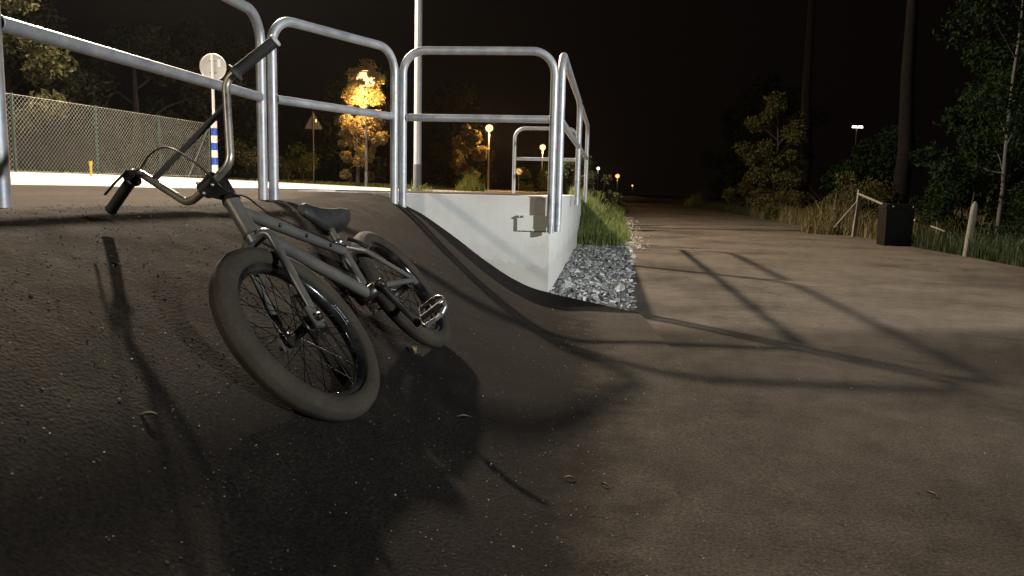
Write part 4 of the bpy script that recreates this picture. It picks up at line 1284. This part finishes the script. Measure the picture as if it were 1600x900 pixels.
# drivetrain
CA = R(267)
cd = Vector((math.cos(CA), 0, math.sin(CA)))
for s in (1, -1):
    d = cd * s
    root = BBp + YL * 0.052 * s; tip = BBp + YL * 0.072 * s + d * 0.175
    mb = MB(); mb.tube([root, root + d * 0.03, tip], [0.0145, 0.0125, 0.0115], 14, flat=0.8)
    mb.lathe([(0, 0.017), (0.017, 0.017), (0.019, 0.012), (0.019, -0.012), (0, -0.012)], root, (0, s, 0), 18, closed=False)
    mb.lathe([(0, 0.011), (0.014, 0.011), (0.015, 0.007), (0.015, -0.009), (0, -0.009)], tip, (0, s, 0), 16, closed=False)
    crank = mb.build('crank_arm', M['blackmetal'], bike)
    pc = tip + YL * 0.068 * s
    prt = R(38) if s == 1 else R(-32)
    rp = Matrix.Rotation(prt, 3, 'Y')
    pr3 = lambda x, y, z: pc + rp @ Vector((x, y * s, z))
    mb = MB(); mb.tube([tip, pc + YL * 0.045 * s], 0.0085, 12)
    loop = [pr3(x, y, 0) for x, y in ((-0.046, -0.046), (0.046, -0.046), (0.050, 0.0), (0.046, 0.030), (0.026, 0.050), (-0.026, 0.050), (-0.046, 0.030), (-0.050, 0.0))]
    ped = MB(); ped.tube(fillet(loop + [loop[0]], 0.01, 3), 0.0062, 8, flat=1.3)
    ped.tube([pr3(-0.047, 0.0, 0), pr3(-0.012, 0.0, 0)], 0.006, 8); ped.tube([pr3(0.047, 0.0, 0), pr3(0.012, 0.0, 0)], 0.006, 8)
    ped.tube([pr3(0, -0.046, 0), pr3(0, 0.050, 0)], 0.0105, 12)
    pedal = ped.build('pedal', M['steel'], crank)
    for x, y in ((-0.047, -0.035), (-0.047, 0.02), (0.047, -0.035), (0.047, 0.02), (-0.024, 0.049), (0.024, 0.049), (0, 0.05)):
        pm = MB(); pm.tube([pr3(x, y, -0.012), pr3(x, y, 0.012)], 0.0021, 6); pm.build('pin', M['steel'], pedal)
sy = -0.046
mb = MB()
prof = [(0.020, -0.003), (0.048, -0.003), (0.0535, -0.0015), (0.0535, 0.0015), (0.048, 0.003), (0.020, 0.003)]
mb.lathe(prof, BBp + YL * sy, YL, 40)
for k in range(25):
    a = 2 * math.pi * k / 25
    d = Vector((math.cos(a), 0, math.sin(a)))
    mb.box(BBp + YL * sy + d * 0.0545, (0.006, 0.003, 0.006), Matrix.Rotation(-a, 3, 'Y'))
mb.build('sprocket', M['rust'], bike)
mb = MB(); rc = 0.0215
mb.lathe([(0.010, -0.003), (rc, -0.003), (rc, 0.003), (0.010, 0.003)], RAX + YL * sy, YL, 20); mb.build('rear_cog', M['rust'], bike)
# chain as separate links in one part
A_, B_ = BBp + YL * sy, RAX + YL * sy
path_c = []
r1_, r2_ = 0.0545, 0.0225
base_a = math.atan2((A_ - B_).z, (A_ - B_).x); Lc = (A_ - B_).length; off = math.acos((r1_ - r2_) / Lc)
for k in range(31):
    a = base_a - (math.pi - off) + (2 * math.pi - 2 * off) * k / 30
    path_c.append(A_ + Vector((math.cos(a), 0, math.sin(a))) * r1_)
for k in range(21):
    a = base_a + (math.pi - off) + (2 * off) * k / 20
    path_c.append(B_ + Vector((math.cos(a), 0, math.sin(a))) * r2_)
path_c.append(path_c[0])
mb = MB(); acc = 0.0; nxt = 0.0; idx = 0
for i in range(len(path_c) - 1):
    a, b = path_c[i], path_c[i + 1]; L = (b - a).length; dv = (b - a) / max(L, 1e-9)
    while nxt <= acc + L:
        p = a + dv * (nxt - acc)
        rot_ = Matrix((dv, YL, dv.cross(YL))).transposed()
        if idx % 2 == 0:
            for yy in (-0.0038, 0.0038): mb.box(p + YL * yy, (0.0145, 0.0011, 0.0085), rot_)
        else:
            for yy in (-0.0024, 0.0024): mb.box(p + YL * yy, (0.0145, 0.0011, 0.0078), rot_)
        mb.tube([p - YL * 0.0045 + dv * 0.006, p + YL * 0.0045 + dv * 0.006], 0.0036, 6)
        nxt += 0.0127; idx += 1
    acc += L
ch = mb.build('chain', M['rust'], bike); ch['kind'] = 'stuff'

# ------------------------------------------------------------------ litter on the asphalt
def litter(x, y, rz, label, L=0.05, curl=None, name='fallen_leaf', group=None, cat='leaf'):
    z = z_ramp(x, y) if x < ramp_right(y) else z_path(x, y)
    curl = 0.13 * L if curl is None else curl
    mb_ = MB(); v_ = []
    n_ = 6
    for k in range(n_ + 1):
        t = k / n_; w_ = 0.16 * L * math.sin(math.pi * min(1, 0.06 + t * 0.92)) + 0.001
        zz = curl * math.sin(math.pi * t) + 0.003
        xx = (t - 0.5) * L
        v_ += [(xx, -w_, zz + 0.006), (xx, 0, zz), (xx, w_, zz + 0.005)]
    fs_ = []
    for k in range(n_):
        for j in range(2):
            a = k * 3 + j
            fs_.append((a, a + 3, a + 4, a + 1))
    mb_.add(v_, fs_, True)
    o_ = mb_.build(name, M['dead_leaf'])
    o_.location = (x, y, z); o_.rotation_euler = (0, 0, rz)
    tag(o_, label, cat, group)
litter(-0.34, 2.62, 1.9, 'upright yellowish dead leaf just below the rear tyre', 0.055, 0.02)
litter(-0.67, 1.36, 0.3, 'small pale dead leaf on the dark asphalt below the front wheel', 0.030)
litter(0.17, 2.02, 0.2, 'dry pale leaf fragment on the ramp toe in the lower middle', 0.030)
litter(0.265, 1.98, -0.6, 'pale crumpled leaf right of the other fragments in the lower middle', 0.022)
litter(1.33, 1.70, -0.5, 'tan leaf lying at the right edge of the picture', 0.06)
litter(-1.02, 1.95, 2.2, 'brown leaf on the slope left of the front wheel', 0.05)
litter(-0.14, 2.25, 0.1, 'thin pale leaf on the ramp right of the bike wheels', 0.04)
litter(1.16, 1.98, -0.9, 'tiny straw coloured leaf on the path at lower right', 0.025)

# ------------------------------------------------------------------ thin haze, added to give the lamps a halo
mb = MB(); mb.box((0, 220, 9), (640, 600, 21))
air = bpy.data.materials.new('halo_air'); air.use_nodes = True
nt = air.node_tree; nt.nodes.clear()
vo = nt.nodes.new('ShaderNodeOutputMaterial'); vp = nt.nodes.new('ShaderNodeVolumePrincipled')
vp.inputs['Density'].default_value = 0.00012
vp.inputs['Color'].default_value = (0.9, 0.9, 0.9, 1)
vp.inputs['Anisotropy'].default_value = 0.80
nt.links.new(vp.outputs[0], vo.inputs['Volume'])
hz = mb.build('haze', air)
tag(hz, kind='stuff')
